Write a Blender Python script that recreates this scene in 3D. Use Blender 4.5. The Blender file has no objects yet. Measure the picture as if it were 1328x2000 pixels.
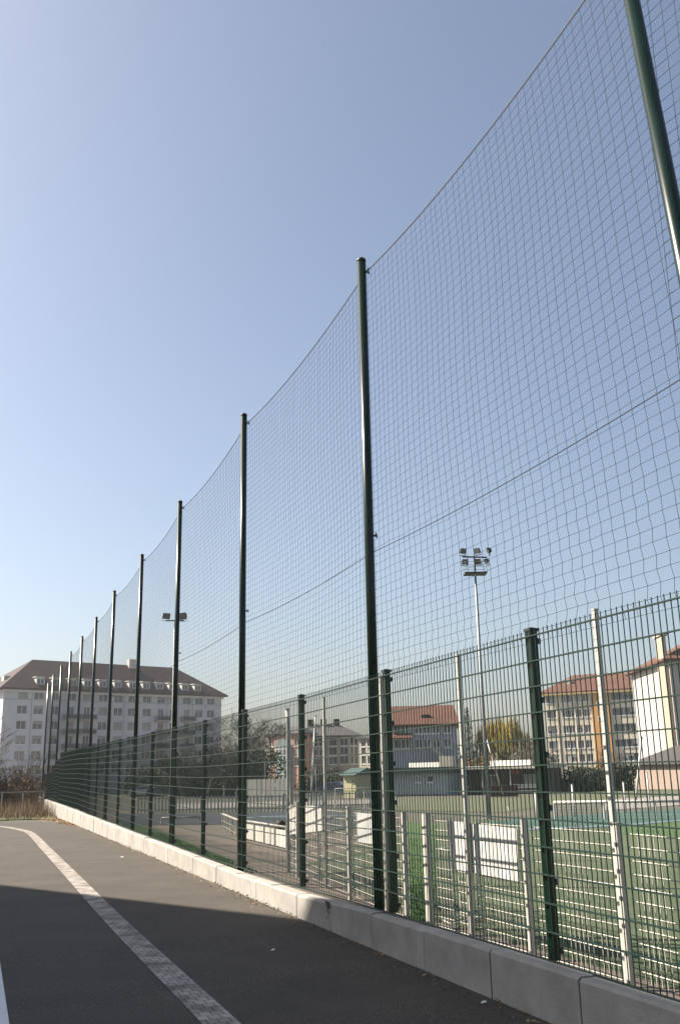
import bpy, math, random
import numpy as np
from mathutils import Vector, Matrix

S = bpy.context.scene
COL = S.collection
rnd = random.Random(7)

# ------------------------------------------------------------------ camera, sky, sun, exposure
EYE = 1.6
F_PX, PITCH, ROLL = 1863.0, 0.2618, 0.02
PW, PH = 1328.0, 2000.0
cp, sp_, cr, sr = math.cos(PITCH), math.sin(PITCH), math.cos(ROLL), math.sin(ROLL)
v_u = Vector((0, -sp_, cp)); v_x = Vector((1, 0, 0)); v_f = Vector((0, cp, sp_))
v_R = v_x * cr - v_u * sr
v_U = v_x * sr + v_u * cr
cam_d = bpy.data.cameras.new('camera')
cam = bpy.data.objects.new('camera', cam_d); COL.objects.link(cam)
cam_d.sensor_fit = 'VERTICAL'; cam_d.sensor_height = 36.0; cam_d.sensor_width = 24.0
cam_d.lens = 36.0 * F_PX / PH
cam_d.clip_start = 0.05; cam_d.clip_end = 6000
M = Matrix((v_R, v_U, -v_f)).transposed().to_4x4(); M.translation = (0, 0, EYE)
cam.matrix_world = M
S.camera = cam

SUN_EL, SUN_AZ = math.radians(42), math.radians(-73)     # azimuth clockwise from +Y
w = bpy.data.worlds.new('World'); S.world = w; w.use_nodes = True
nt = w.node_tree
bg = nt.nodes['Background']
sky = nt.nodes.new('ShaderNodeTexSky'); sky.sky_type = 'NISHITA'; sky.sun_disc = False
sky.sun_elevation = SUN_EL; sky.sun_rotation = SUN_AZ
sky.air_density = 1.0; sky.dust_density = 2.5; sky.ozone_density = 1.3; sky.altitude = 100
hs = nt.nodes.new('ShaderNodeHueSaturation'); hs.inputs['Saturation'].default_value = 0.85
nt.links.new(sky.outputs[0], hs.inputs['Color']); nt.links.new(hs.outputs[0], bg.inputs[0]); bg.inputs[1].default_value = 0.054
sd = bpy.data.lights.new('sun', 'SUN'); sd.energy = 4.6; sd.angle = math.radians(0.5); sd.color = (1.0, 0.90, 0.77)
so = bpy.data.objects.new('sun', sd); COL.objects.link(so)
SUN = Vector((math.sin(SUN_AZ) * math.cos(SUN_EL), math.cos(SUN_AZ) * math.cos(SUN_EL), math.sin(SUN_EL)))
so.rotation_euler = SUN.to_track_quat('Z', 'Y').to_euler(); so.location = (-30, 0, 60)
S.view_settings.view_transform = 'Standard'; S.view_settings.look = 'None'
S.view_settings.gamma = 1.0; S.view_settings.use_curve_mapping = False
S.view_settings.exposure = 1.6

# ------------------------------------------------------------------ coordinate helpers
AZ = -0.3596
D3 = Vector((math.sin(AZ), math.cos(AZ), 0)); N3 = Vector((math.cos(AZ), -math.sin(AZ), 0))
FN = 3.588                                   # lateral distance of the green fence
def W(s, n, z): return D3 * s + N3 * n + Vector((0, 0, z + EYE))      # z relative to the eye
def ray(px, py):
    X = (px - PW / 2) / F_PX; U = -(py - PH / 2) / F_PX
    return v_R * X + v_U * U + v_f
FK, FZ = -0.014, -1.38                       # playing field plane, seen from the eye
RK, RZ = -0.0069, -1.515                      # road plane
def field_z(p): return FZ + FK * p.y + EYE
def road_z(s): return RZ + RK * s
def on_road(s, n): k = (1.515 + .0069 * s) / (1.58 + .0065 * s); return (s * k, n * k)   # measured on a slightly lower plane
def G(px, py, lift=0.0):                     # pixel -> point on the field
    r = ray(px, py); t = (FZ + lift) / (r.z - FK * r.y); p = r * t
    return Vector((p.x, p.y, p.z + EYE))
def at(px, py, y):                           # pixel -> point at forward distance y
    r = ray(px, py); p = r * (y / r.y); return Vector((p.x, p.y, p.z + EYE))
def onp(px, py, n):                          # pixel -> (s, z) on the plane parallel to the fence
    r = ray(px, py); p = r * (n / r.dot(N3)); return p.dot(D3), p.z
def interp(x, xs, ys): return float(np.interp(x, xs, ys))
def wall_top(s): return interp(s, [0, 3, 5.8, 8.4, 11, 13.7, 16.2, 18.9, 24, 26, 45, 60], [-1.20, -1.21, -1.24, -1.27, -1.355, -1.38, -1.37, -1.345, -1.355, -1.335, -1.27, -1.25])
def fence_top(s): return interp(s, [0, 5.8, 8.4, 10.95, 13.7, 16.2, 18.9, 24, 29, 33.7, 38.5, 43.4, 60], [0.91, 0.88, 0.85, 0.81, 0.795, 0.775, 0.78, 0.79, 0.81, 0.82, 0.865, 0.86, 0.86])

# ------------------------------------------------------------------ materials
MATS = {}
def mat(name, col, rough=0.8, var=0.25, scale=6.0, metal=0.0, bump=0.0, bscale=40.0, spec=0.5, col2=None, detail=4.0, stretch=None):
    if name in MATS: return MATS[name]
    m = bpy.data.materials.new(name); m.use_nodes = True
    n = m.node_tree; b = n.nodes['Principled BSDF']
    b.inputs['Roughness'].default_value = rough; b.inputs['Metallic'].default_value = metal
    b.inputs['Specular IOR Level'].default_value = spec
    tc = n.nodes.new('ShaderNodeTexCoord'); src = tc.outputs['Object']
    if stretch:
        mp = n.nodes.new('ShaderNodeMapping'); mp.inputs['Scale'].default_value = stretch
        n.links.new(src, mp.inputs[0]); src = mp.outputs[0]
    no = n.nodes.new('ShaderNodeTexNoise'); no.inputs['Scale'].default_value = scale; no.inputs['Detail'].default_value = detail
    no.inputs['Roughness'].default_value = 0.65
    n.links.new(src, no.inputs['Vector'])
    rp = n.nodes.new('ShaderNodeValToRGB')
    rp.color_ramp.elements[0].position = 0.3; rp.color_ramp.elements[1].position = 0.7
    c2 = col2 or tuple(min(1, c * (1 + var)) for c in col)
    c1 = tuple(c * (1 - var) for c in col) if col2 is None else col
    rp.color_ramp.elements[0].color = (*c1, 1); rp.color_ramp.elements[1].color = (*c2, 1)
    n.links.new(no.outputs[0], rp.inputs[0]); n.links.new(rp.outputs[0], b.inputs['Base Color'])
    if bump:
        nb = n.nodes.new('ShaderNodeTexNoise'); nb.inputs['Scale'].default_value = bscale; nb.inputs['Detail'].default_value = 3
        n.links.new(src, nb.inputs['Vector'])
        bp = n.nodes.new('ShaderNodeBump'); bp.inputs['Strength'].default_value = bump; bp.inputs['Distance'].default_value = 0.01
        n.links.new(nb.outputs[0], bp.inputs['Height']); n.links.new(bp.outputs[0], b.inputs['Normal'])
    MATS[name] = m; return m

def asphalt():
    m = mat('asphalt', (0.057, 0.050, 0.041), 0.9, 0.2, 1.1, bump=0.5, bscale=220, spec=0.35)
    n = m.node_tree; b = n.nodes['Principled BSDF']
    tc = n.nodes.new('ShaderNodeTexCoord')
    sp = n.nodes.new('ShaderNodeTexNoise'); sp.inputs['Scale'].default_value = 80; sp.inputs['Detail'].default_value = 2
    n.links.new(tc.outputs['Object'], sp.inputs['Vector'])
    rp = n.nodes.new('ShaderNodeValToRGB'); rp.color_ramp.elements[0].position = 0.35; rp.color_ramp.elements[1].position = 0.72
    rp.color_ramp.elements[0].color = (0.45, 0.45, 0.45, 1); rp.color_ramp.elements[1].color = (1.8, 1.75, 1.7, 1)
    n.links.new(sp.outputs[0], rp.inputs[0])
    mx = n.nodes.new('ShaderNodeMix'); mx.data_type = 'RGBA'; mx.blend_type = 'MULTIPLY'; mx.inputs[0].default_value = 1
    src = b.inputs['Base Color'].links[0].from_socket
    n.links.new(src, mx.inputs[6]); n.links.new(rp.outputs[0], mx.inputs[7]); n.links.new(mx.outputs[2], b.inputs['Base Color'])
    return m

def concrete():                              # pale precast blocks, brownish run-off along the upper edge
    m = mat('wall_concrete', (0.285, 0.272, 0.247), 0.9, 0.20, 2.6, bump=0.35, bscale=60, spec=0.3)
    n = m.node_tree; b = n.nodes['Principled BSDF']
    uv = n.nodes.new('ShaderNodeUVMap'); sx = n.nodes.new('ShaderNodeSeparateXYZ'); n.links.new(uv.outputs[0], sx.inputs[0])
    tc = n.nodes.new('ShaderNodeTexCoord')
    mp = n.nodes.new('ShaderNodeMapping'); mp.inputs['Scale'].default_value = (7, 7, 0.8); n.links.new(tc.outputs['Object'], mp.inputs[0])
    ns = n.nodes.new('ShaderNodeTexNoise'); ns.inputs['Scale'].default_value = 2.4; ns.inputs['Detail'].default_value = 5; n.links.new(mp.outputs[0], ns.inputs['Vector'])
    ad = n.nodes.new('ShaderNodeMath'); ad.operation = 'MULTIPLY_ADD'; ad.inputs[1].default_value = 0.75
    n.links.new(ns.outputs[0], ad.inputs[0]); n.links.new(sx.outputs[1], ad.inputs[2])
    rp = n.nodes.new('ShaderNodeValToRGB'); rp.color_ramp.elements[0].position = 1.10; rp.color_ramp.elements[1].position = 1.40
    rp.color_ramp.elements[0].color = (0, 0, 0, 1); rp.color_ramp.elements[1].color = (1, 1, 1, 1)
    n.links.new(ad.outputs[0], rp.inputs[0])
    mx = n.nodes.new('ShaderNodeMix'); mx.data_type = 'RGBA'; mx.inputs[7].default_value = (0.20, 0.165, 0.125, 1)
    src = b.inputs['Base Color'].links[0].from_socket
    n.links.new(rp.outputs[0], mx.inputs[0]); n.links.new(src, mx.inputs[6]); n.links.new(mx.outputs[2], b.inputs['Base Color'])
    return m

def setts():
    m = bpy.data.materials.new('setts'); m.use_nodes = True
    n = m.node_tree; b = n.nodes['Principled BSDF']; b.inputs['Roughness'].default_value = 0.85; b.inputs['Specular IOR Level'].default_value = 0.3
    uv = n.nodes.new('ShaderNodeUVMap')
    br = n.nodes.new('ShaderNodeTexBrick'); n.links.new(uv.outputs[0], br.inputs['Vector'])
    br.inputs['Scale'].default_value = 1; br.inputs['Brick Width'].default_value = 0.078; br.inputs['Row Height'].default_value = 0.112
    br.inputs['Mortar Size'].default_value = 0.005; br.inputs['Mortar Smooth'].default_value = 0.3; br.inputs['Bias'].default_value = 0.0
    br.inputs['Color1'].default_value = (0.33, 0.30, 0.265, 1); br.inputs['Color2'].default_value = (0.24, 0.222, 0.20, 1)
    br.inputs['Mortar'].default_value = (0.10, 0.09, 0.08, 1)
    ns = n.nodes.new('ShaderNodeTexNoise'); ns.inputs['Scale'].default_value = 4.0; ns.inputs['Detail'].default_value = 8; n.links.new(uv.outputs[0], ns.inputs['Vector'])
    rp = n.nodes.new('ShaderNodeValToRGB'); rp.color_ramp.elements[0].position = 0.35; rp.color_ramp.elements[1].position = 0.6
    rp.color_ramp.elements[0].color = (0.5, 0.48, 0.46, 1); rp.color_ramp.elements[1].color = (1.18, 1.18, 1.18, 1)
    n.links.new(ns.outputs[0], rp.inputs[0])
    mx = n.nodes.new('ShaderNodeMix'); mx.data_type = 'RGBA'; mx.blend_type = 'MULTIPLY'; mx.inputs[0].default_value = 1
    n.links.new(br.outputs[0], mx.inputs[6]); n.links.new(rp.outputs[0], mx.inputs[7]); n.links.new(mx.outputs[2], b.inputs['Base Color'])
    bp = n.nodes.new('ShaderNodeBump'); bp.inputs['Strength'].default_value = 0.6; bp.inputs['Distance'].default_value = 0.006; bp.invert = True
    n.links.new(br.outputs[1], bp.inputs['Height']); n.links.new(bp.outputs[0], b.inputs['Normal'])
    return m

ASPH = asphalt(); CONC = concrete(); SETT = setts()
GREEN = mat('green_paint', (0.003, 0.014, 0.008), 0.27, 0.25, 3, spec=0.36)
GREENV = mat('green_wire_thin', (0.004, 0.021, 0.014), 0.6, 0.1, 5, spec=0.25)
GREENW = mat('green_wire', (0.005, 0.021, 0.015), 0.5, 0.1, 5, spec=0.5)
NET = mat('net_cord', (0.012, 0.020, 0.022), 0.8, 0.1, 5, spec=0.2)
CABLE = mat('steel_cable', (0.018, 0.022, 0.024), 0.7, 0.2, 9)
WHITE = mat('white_paint', (0.43, 0.415, 0.375), 0.5, 0.08, 4)
WHITEW = mat('white_wire', (0.40, 0.38, 0.33), 0.45, 0.06, 4)
GALV = mat('galvanised_steel', (0.22, 0.23, 0.235), 0.5, 0.15, 8, metal=0.35)
BOARD = mat('white_board', (0.58, 0.565, 0.525), 0.55, 0.09, 3)
PLINE = mat('road_paint', (0.62, 0.63, 0.64), 0.8, 0.12, 25, bump=0.2, bscale=150)
DARK = mat('dark_housing', (0.012, 0.014, 0.015), 0.5, 0.2, 5)
GLASS = mat('window_glass', (0.05, 0.06, 0.075), 0.08, 0.4, 0.25, spec=0.7)
LAMPG = mat('lamp_glass', (0.10, 0.105, 0.11), 0.2, 0.1, 3, spec=0.8)

# ------------------------------------------------------------------ mesh helpers
class MB:
    def __init__(s): s.v = []; s.f = []; s.mi = []; s.uv = None
    def add(s, vs, fs, m=0):
        k = len(s.v); s.v += [tuple(v) for v in vs]; s.f += [tuple(i + k for i in f) for f in fs]; s.mi += [m] * len(fs)
    def quad(s, a, b, c, d, m=0): s.add([a, b, c, d], [(0, 1, 2, 3)], m)
    def box(s, lo, hi, m=0):
        x0, y0, z0 = lo; x1, y1, z1 = hi
        s.add([(x0, y0, z0), (x1, y0, z0), (x1, y1, z0), (x0, y1, z0), (x0, y0, z1), (x1, y0, z1), (x1, y1, z1), (x0, y1, z1)],
              [(0, 3, 2, 1), (4, 5, 6, 7), (0, 1, 5, 4), (1, 2, 6, 5), (2, 3, 7, 6), (3, 0, 4, 7)], m)
    def obox(s, c, ax, ay, az, m=0):         # box from centre and half axes
        c, ax, ay, az = Vector(c), Vector(ax), Vector(ay), Vector(az)
        vs = [c + ax * i + ay * j + az * k for k in (-1, 1) for (i, j) in ((-1, -1), (1, -1), (1, 1), (-1, 1))]
        s.add(vs, [(0, 3, 2, 1), (4, 5, 6, 7), (0, 1, 5, 4), (1, 2, 6, 5), (2, 3, 7, 6), (3, 0, 4, 7)], m)
    def tube(s, pts, r, n=6, m=0, cap=True):
        pts = [Vector(p) for p in pts]; k = len(pts)
        rs = r if isinstance(r, (list, tuple)) else [r] * k
        vs = []
        t = (pts[1] - pts[0]).normalized(); a = t.orthogonal().normalized()
        for i, p in enumerate(pts):
            t = (pts[min(i + 1, k - 1)] - pts[max(i - 1, 0)])
            if t.length < 1e-9: t = Vector((0, 0, 1))
            t.normalize(); a = (a - t * a.dot(t))
            if a.length < 1e-6: a = t.orthogonal()
            a.normalize(); b = t.cross(a)
            for j in range(n):
                q = 2 * math.pi * (j + 0.5) / n
                vs.append(p + (a * math.cos(q) + b * math.sin(q)) * rs[i])
        fs = [(i * n + j, i * n + (j + 1) % n, (i + 1) * n + (j + 1) % n, (i + 1) * n + j) for i in range(k - 1) for j in range(n)]
        if cap: fs += [tuple(range(n - 1, -1, -1)), tuple((k - 1) * n + j for j in range(n))]
        s.add(vs, fs, m)
    def poly(s, pts, m=0): s.add(pts, [tuple(range(len(pts)))], m)
    def prism(s, pts, up, m=0):              # polygon extruded along vector up
        k = len(pts); up = Vector(up); P = [Vector(p) for p in pts]
        s.add(P + [p + up for p in P], [tuple(range(k - 1, -1, -1)), tuple(range(k, 2 * k))] + [(i, (i + 1) % k, k + (i + 1) % k, k + i) for i in range(k)], m)
    def mesh(s, name, mats):
        me = bpy.data.meshes.new(name); me.from_pydata(s.v, [], s.f)
        for m in (mats if isinstance(mats, (list, tuple)) else [mats]): me.materials.append(m)
        if any(s.mi): me.polygons.foreach_set('material_index', s.mi)
        me.update(); return me
    def build(s, name, mats, parent=None, smooth=False, loc=None):
        me = s.mesh(name, mats)
        if smooth: me.polygons.foreach_set('use_smooth', [True] * len(me.polygons))
        return link(name, me, parent, loc)
def link(name, me, parent=None, loc=None, rz=None):
    o = bpy.data.objects.new(name, me); COL.objects.link(o)
    if parent: o.parent = parent
    if loc is not None: o.location = loc
    if rz is not None: o.rotation_euler = (0, 0, rz)
    return o
def tag(o, label=None, cat=None, group=None, kind=None):
    if label: o['label'] = label
    if cat: o['category'] = cat
    if group: o['group'] = group
    if kind: o['kind'] = kind
    return o
def empty(name, loc, label, cat, group=None, rz=0.0):
    o = bpy.data.objects.new(name, None); COL.objects.link(o); o.location = loc; o.rotation_euler = (0, 0, rz)
    o.empty_display_size = 0.2
    return tag(o, label, cat, group)
FROT = -AZ                                   # local +Y runs along the fence, local +X away from the road

# ------------------------------------------------------------------ ground, road
def sheet(name, pts, m, kind='structure', n=1):
    b = MB(); b.poly(pts); return tag(b.build(name, m), kind=kind)
GRASSG = mat('field_ground', (0.042, 0.045, 0.024), 0.95, 0.4, 0.35, col2=(0.075, 0.07, 0.05), detail=8)
def fpt(x, y, lift=0.0): return Vector((x, y, FZ + FK * y + EYE + lift))
def fsn(s, n, lift=0.0): p = D3 * s + N3 * n; return fpt(p.x, p.y, lift)
b = MB()
b.poly([fsn(-40, 3.6), fsn(46, 3.6), fsn(900, 3.6), fsn(900, 900), fsn(-40, 900)])
b.poly([fsn(46, 3.6), fsn(46, -400), fsn(900, -400), fsn(900, 3.6)])
b.quad(W(-40, 3.6, road_z(-40) - .03), W(46, 3.6, road_z(46) - .03), W(46, -120, road_z(46) - .03), W(-40, -120, road_z(-40) - .03))
tag(b.build('ground', GRASSG), kind='structure')
b = MB()
ed = [(-8, 3.5), (36.0, 3.5), (38, 3.1), (40.8, 2.2), (41.9, 1.05), (42.9, -3), (43.4, -14), (-8, -14)]
b.poly([W(s, n, road_z(s)) for s, n in ed])
tag(b.build('road', ASPH), kind='structure')

def strip(name, line, wd, m, lift, zf):      # ribbon along a polyline with UVs in metres
    pts = []; line = [on_road(*q) for q in line]
    L = [Vector((a, c)) for a, c in line]
    # Catmull-Rom
    for i in range(len(L) - 1):
        p0, p1, p2, p3 = L[max(i - 1, 0)], L[i], L[i + 1], L[min(i + 2, len(L) - 1)]
        k = max(2, int((p2 - p1).length / 0.6))
        for j in range(k):
            t = j / k
            pts.append(0.5 * ((2 * p1) + (p2 - p0) * t + (2 * p0 - 5 * p1 + 4 * p2 - p3) * t * t + (3 * p1 - p0 - 3 * p2 + p3) * t ** 3))
    pts.append(L[-1])
    vs, fs, uvs, d = [], [], [], 0
    for i, p in enumerate(pts):
        t = (pts[min(i + 1, len(pts) - 1)] - pts[max(i - 1, 0)]).normalized(); nn = Vector((-t.y, t.x))
        if i: d += (p - pts[i - 1]).length
        for sgn in (-1, 1):
            q = p + nn * (sgn * wd / 2); vs.append(W(q.x, q.y, zf(q.x) + lift)); uvs.append((sgn * wd / 2, d))
    for i in range(len(pts) - 1): fs.append((2 * i, 2 * i + 1, 2 * i + 3, 2 * i + 2))
    me = bpy.data.meshes.new(name); me.from_pydata(vs, [], fs); me.materials.append(m)
    ul = me.uv_layers.new(name='UVMap')
    for lp in me.loops: ul.data[lp.index].uv = uvs[lp.vertex_index]
    if me.polygons[0].normal.z < 0: me.flip_normals()
    return link(name, me)
o = strip('paving_band', [(3, 1.655), (7, 1.655), (12, 1.65), (18, 1.70), (26, 1.76), (31, 1.80), (34, 1.74), (36.2, 1.45), (38.3, 1.04), (40.3, 0.1), (41.5, -1.5), (42.3, -4)], 0.228, SETT, 0.004, road_z)
tag(o, kind='structure')
o = strip('road_marking', [(2, 0.28), (20, 0.28), (38, 0.28)], 0.13, PLINE, 0.004, road_z); tag(o, kind='structure')
o = strip('road_seam', [(31, 3.4), (30.2, 1.5), (29.5, -3)], 0.05, mat('tar_seam', (0.04, 0.038, 0.036), 0.7), 0.004, road_z); tag(o, kind='structure')

# field surfaces
PATH = mat('gravel_path', (0.125, 0.103, 0.083), 0.95, 0.22, 1.6, detail=8, bump=0.4, bscale=30)
LAWN = mat('lawn', (0.022, 0.055, 0.009), 0.9, 0.35, 3.0, col2=(0.04, 0.085, 0.013), detail=10, bump=0.8, bscale=50)
DRYL = mat('worn_grass', (0.042, 0.055, 0.020), 0.95, 0.3, 1.2, col2=(0.075, 0.078, 0.036), detail=10)
COURT = mat('court_surface', (0.018, 0.025, 0.030), 0.85, 0.2, 0.8)
TEAL = mat('teal_surface', (0.02, 0.06, 0.045), 0.9, 0.25, 0.8)
TURF = mat('pitch_turf', (0.034, 0.056, 0.020), 0.95, 0.2, 0.6, col2=(0.060, 0.078, 0.032), detail=10)
LIGHTG = mat('pale_gravel', (0.19, 0.175, 0.155), 0.95, 0.2, 0.7, detail=8)
def patch(name, px, m, lift): return sheet(name, [G(x, y) + Vector((0, 0, lift)) for x, y in px], m)
sheet('gravel_path', [fsn(-6, 3.64, .004), fsn(47, 3.64, .004), fsn(60, 9, .004), fsn(30, 9.5, .004), fsn(16, 9.5, .004), fsn(-6, 4.2, .004)], PATH)
sheet('lawn_strip', [fsn(15.6, 3.64, .009), fsn(46, 3.64, .009), fsn(41, 5.6, .009), fsn(33, 5.8, .009), fsn(25, 5.15, .009), fsn(18.4, 4.68, .009)], LAWN)
sheet('pitch_turf', [fsn(-6, 4.5, .009), fsn(11, 4.5, .009), fsn(17, 5.6, .009), fsn(30, 14, .009), fsn(31, 18, .009), fsn(24, 22, .009), fsn(14, 60, .009), fsn(-20, 60, .009)], TURF)
sheet('green_lawn', [G(786, 1806, .014), G(846, 1824, .014), G(852, 1612, .014), G(796, 1605, .014)], LAWN)
patch('teal_surface', [(940, 1607), (1010, 1600), (1160, 1590), (1340, 1580), (1345, 1600), (1200, 1617), (1010, 1618)], TEAL, .014)
patch('bright_turf', [(1215, 1616), (1345, 1604), (1345, 1640), (1215, 1630)], LAWN, .019)
patch('court', [(225, 1590), (330, 1590), (560, 1586), (760, 1584), (765, 1610), (640, 1624), (560, 1621), (430, 1611), (240, 1613)], COURT, .016)
patch('worn_grass', [(760, 1562), (1060, 1556), (1345, 1530), (1345, 1562), (1080, 1572), (980, 1588), (770, 1582)], DRYL, .016)
patch('pale_yard', [(1180, 1562), (1345, 1554), (1345, 1572), (1180, 1584)], LIGHTG, .021)
patch('pale_path', [(340, 1581), (760, 1569), (760, 1561), (340, 1570)], LIGHTG, .016)
for px, nm in ([((470, 1597), (560, 1594), (760, 1592), (760, 1593.5), (560, 1596), (470, 1599)), 'c'], [((1000, 1621), (1215, 1612), (1345, 1601), (1345, 1603), (1215, 1614.5), (1000, 1624)), 'p']):
    patch('court_line' if nm == 'c' else 'pitch_line', px, mat('line_paint', (0.10, 0.14, 0.165), 0.85), .023)

# ------------------------------------------------------------------ concrete block wall
wall = empty('concrete_wall', W(20, 3.5, road_z(20)), 'long low retaining wall of pale concrete blocks along the asphalt', 'wall', rz=FROT)
wb = wall.matrix_basis.inverted() if False else None
def wall_block(s0, s1):
    z1a, z1b = wall_top(s0), wall_top(s1); jz = rnd.uniform(-.008, .008); jn = rnd.uniform(-.006, .006)
    n0, n1, ch = 3.465 + jn, 3.625 + jn, 0.018
    zb0, zb1 = road_z(s0) - .15, road_z(s1) - .15
    prof = lambda s, zb, zt: [W(s, n1, zb), W(s, n0, zb), W(s, n0, zt - ch), W(s, n0 + ch, zt), W(s, n1, zt)]
    A, B = prof(s0, zb0, z1a + jz), prof(s1, zb1, z1b + jz)
    va = [0, 0, (z1a - ch - zb0) / (z1a - zb0), 1, 1]
    fs = [(0, 1, 2, 3, 4), (9, 8, 7, 6, 5)] + [(i, 5 + i, 5 + (i + 1) % 5, (i + 1) % 5) for i in range(5)]
    me = bpy.data.meshes.new('block'); c = W(20, 3.5, road_z(20))
    R = Matrix.Rotation(-FROT, 3, 'Z')
    me.from_pydata([R @ (p - c) for p in A + B], [], fs); me.materials.append(CONC)
    ul = me.uv_layers.new(name='UVMap')
    for lp in me.loops: ul.data[lp.index].uv = (0 if lp.vertex_index < 5 else 1, va[lp.vertex_index % 5])
    me.update()
    link('block', me, wall)
joints = [0.9, 2.05, 3.15, 4.25, 5.34, 6.42, 7.5, 8.61]
while joints[-1] < 52: joints.append(joints[-1] + rnd.choice([1.1, 1.1, 1.12, 1.06, 1.65, 0.62]))
for a, c in zip(joints[:-1], joints[1:]): wall_block(a + .006, c - .006)
# dark stain of moss that hangs down one block
b = MB()
MOSS = mat('moss', (0.045, 0.045, 0.015), 0.95, 0.4, 30, col2=(0.09, 0.085, 0.02))
for i in range(520):                         # clumps of moss growing in a joint near the wall top and at its foot
    if i < 150: s, z = 9.78 + rnd.gauss(0, .042), wall_top(9.7) - abs(rnd.gauss(0, .06)); n = 3.462
    else: s = rnd.uniform(10, 37); z = road_z(s) + rnd.uniform(0, .025); n = 3.455 - rnd.uniform(0, .035)
    r = rnd.uniform(.008, .022) if i >= 150 else rnd.uniform(.005, .011)
    p = W(s, n, z); b.add([p + Vector((rnd.uniform(-r, r), rnd.uniform(-r, r), rnd.uniform(-r * .6, r))) for _ in range(4)], [(0, 1, 2), (0, 2, 3), (0, 3, 1), (1, 3, 2)])
tag(b.build('moss', MOSS), 'moss and dirt along the foot of the concrete wall', 'moss', kind='stuff')
# fallen leaves at the far end and a few scraps on the road
b = MB()
for i in range(1700):
    if i < 720: s = rnd.uniform(35.5, 44); n = 3.45 - abs(rnd.gauss(0, .5)) * (s - 34) / 9
    else: s = rnd.uniform(4, 36); n = 3.44 - abs(rnd.gauss(0, .10))
    p = W(s, n, road_z(s) + .008 + rnd.uniform(0, .02)); r = rnd.uniform(.012, .035) * (1.6 if i < 720 else .6); a = rnd.uniform(0, 6.3)
    u = Vector((math.cos(a), math.sin(a), rnd.uniform(-.4, .4))) * r; v = Vector((-math.sin(a), math.cos(a), rnd.uniform(-.4, .4))) * r * .6
    b.add([p + u, p + v, p - u, p - v], [(0, 1, 2, 3)], 0 if rnd.random() < .75 else 1)
tag(b.build('fallen_leaves', [mat('dry_leaf', (0.17, 0.085, 0.03), 0.9, 0.4, 20), mat('pale_leaf', (0.34, 0.27, 0.16), 0.9, 0.3, 20)]), 'brown fallen leaves gathered at the far end of the wall', 'leaves', kind='stuff')
for (s, n, r, lab) in [(20.5, 2.9, .035, 'small scrap of white paper lying on the sunlit asphalt'), (6.3, 3.33, .02, 'tiny white scrap lying by the shaded wall foot'), (8.9, 2.62, .02, 'tiny pale scrap lying on the shaded asphalt')]:
    b = MB(); p = W(s, n, road_z(s) + .01)
    b.add([p + Vector((-r, -r * .6, 0)), p + Vector((r, -r * .5, .004)), p + Vector((r * .8, r * .7, .012)), p + Vector((-r * .7, r * .8, .002)), p + Vector((0, 0, .014))], [(0, 1, 4), (1, 2, 4), (2, 3, 4), (3, 0, 4)])
    tag(b.build('paper_scrap', mat('paper', (0.75, 0.74, 0.7), 0.8)), lab, 'litter')

# ------------------------------------------------------------------ green mesh fence
PH_ = 2.13
def panel_mesh(wd):
    b = MB(); r = 0.0025
    n = int(round(wd / 0.055))
    for i in range(n + 1):
        y = wd * i / n; b.box((-r, y - r, 0), (r, y + r, PH_ + .028), 1)
    for k in range(13):
        z = 0.015 + k * (PH_ - .03) / 12
        for sx in (-1, 1):
            x = sx * (r + .0036); b.box((x - .0034, -.01, z - .0042), (x + .0034, wd + .01, z + .0042))
    return b.mesh('panel', [GREENW, GREENV])
post_s = [3.20, 5.79, 8.39, 10.98, 13.60, 16.19, 18.78, 21.33, 23.88, 26.42, 28.97, 31.4, 33.80, 36.15, 38.52, 40.95, 43.40, 45.8, 48.2]
fence = empty('mesh_fence', W(post_s[0], FN, wall_top(3.2)), 'green welded wire mesh fence standing on the concrete block wall', 'fence', rz=FROT)
F0 = W(post_s[0], FN, wall_top(3.2))
def floc(s, n, z): return Matrix.Rotation(-FROT, 3, 'Z') @ (W(s, n, z) - F0)
pm = {}
for a, c in zip([0.62] + post_s[:-1], post_s):
    wd = round(c - a, 2)
    if wd not in pm: pm[wd] = panel_mesh(wd)
    za, zc = fence_top(a) - PH_, fence_top(c) - PH_
    if a > 17: za = zc = max(za, zc)
    if a > 45: za = zc = za - .28 * (a - 43.4) / 2.4
    o = link('panel', pm[wd], fence, floc(a, FN, za)); o.rotation_euler = (math.atan2(zc - za, wd), 0, 0)
# the last low panels of the fence, beyond the end of the wall
for a, c, zt in [(48.2, 50.7, .36), (50.7, 53.1, .02), (53.1, 56.5, -.05)]:
    wd = round(c - a, 2)
    if wd not in pm: pm[wd] = panel_mesh(wd)
    o = link('panel', pm[wd], fence, floc(a, FN, zt - 1.65)); o.scale = (1, 1, 1.65 / PH_)
b = MB(); hp = 2.15; q = .03
b.box((-q, -q, 0), (q, q, hp))
post_me = b.mesh('post', GREEN)
b = MB(); b.box((-q - .009, -q - .009, hp), (q + .009, q + .009, hp + .02)); b.add([(-q - .004, -q - .004, hp + .02), (q + .004, -q - .004, hp + .02), (q + .004, q + .004, hp + .02), (-q - .004, q + .004, hp + .02), (0, 0, hp + .032)], [(0, 1, 4), (1, 2, 4), (2, 3, 4), (3, 0, 4)])
cap_me = b.mesh('cap', DARK)
b = MB(); b.box((q + .001, -q, -.02), (q + .024, q - .01, .02)); b.tube([(q + .024, -.005, 0), (q + .036, -.005, 0)], .008, 6)
clamp_me = b.mesh('clamp', DARK)
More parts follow.
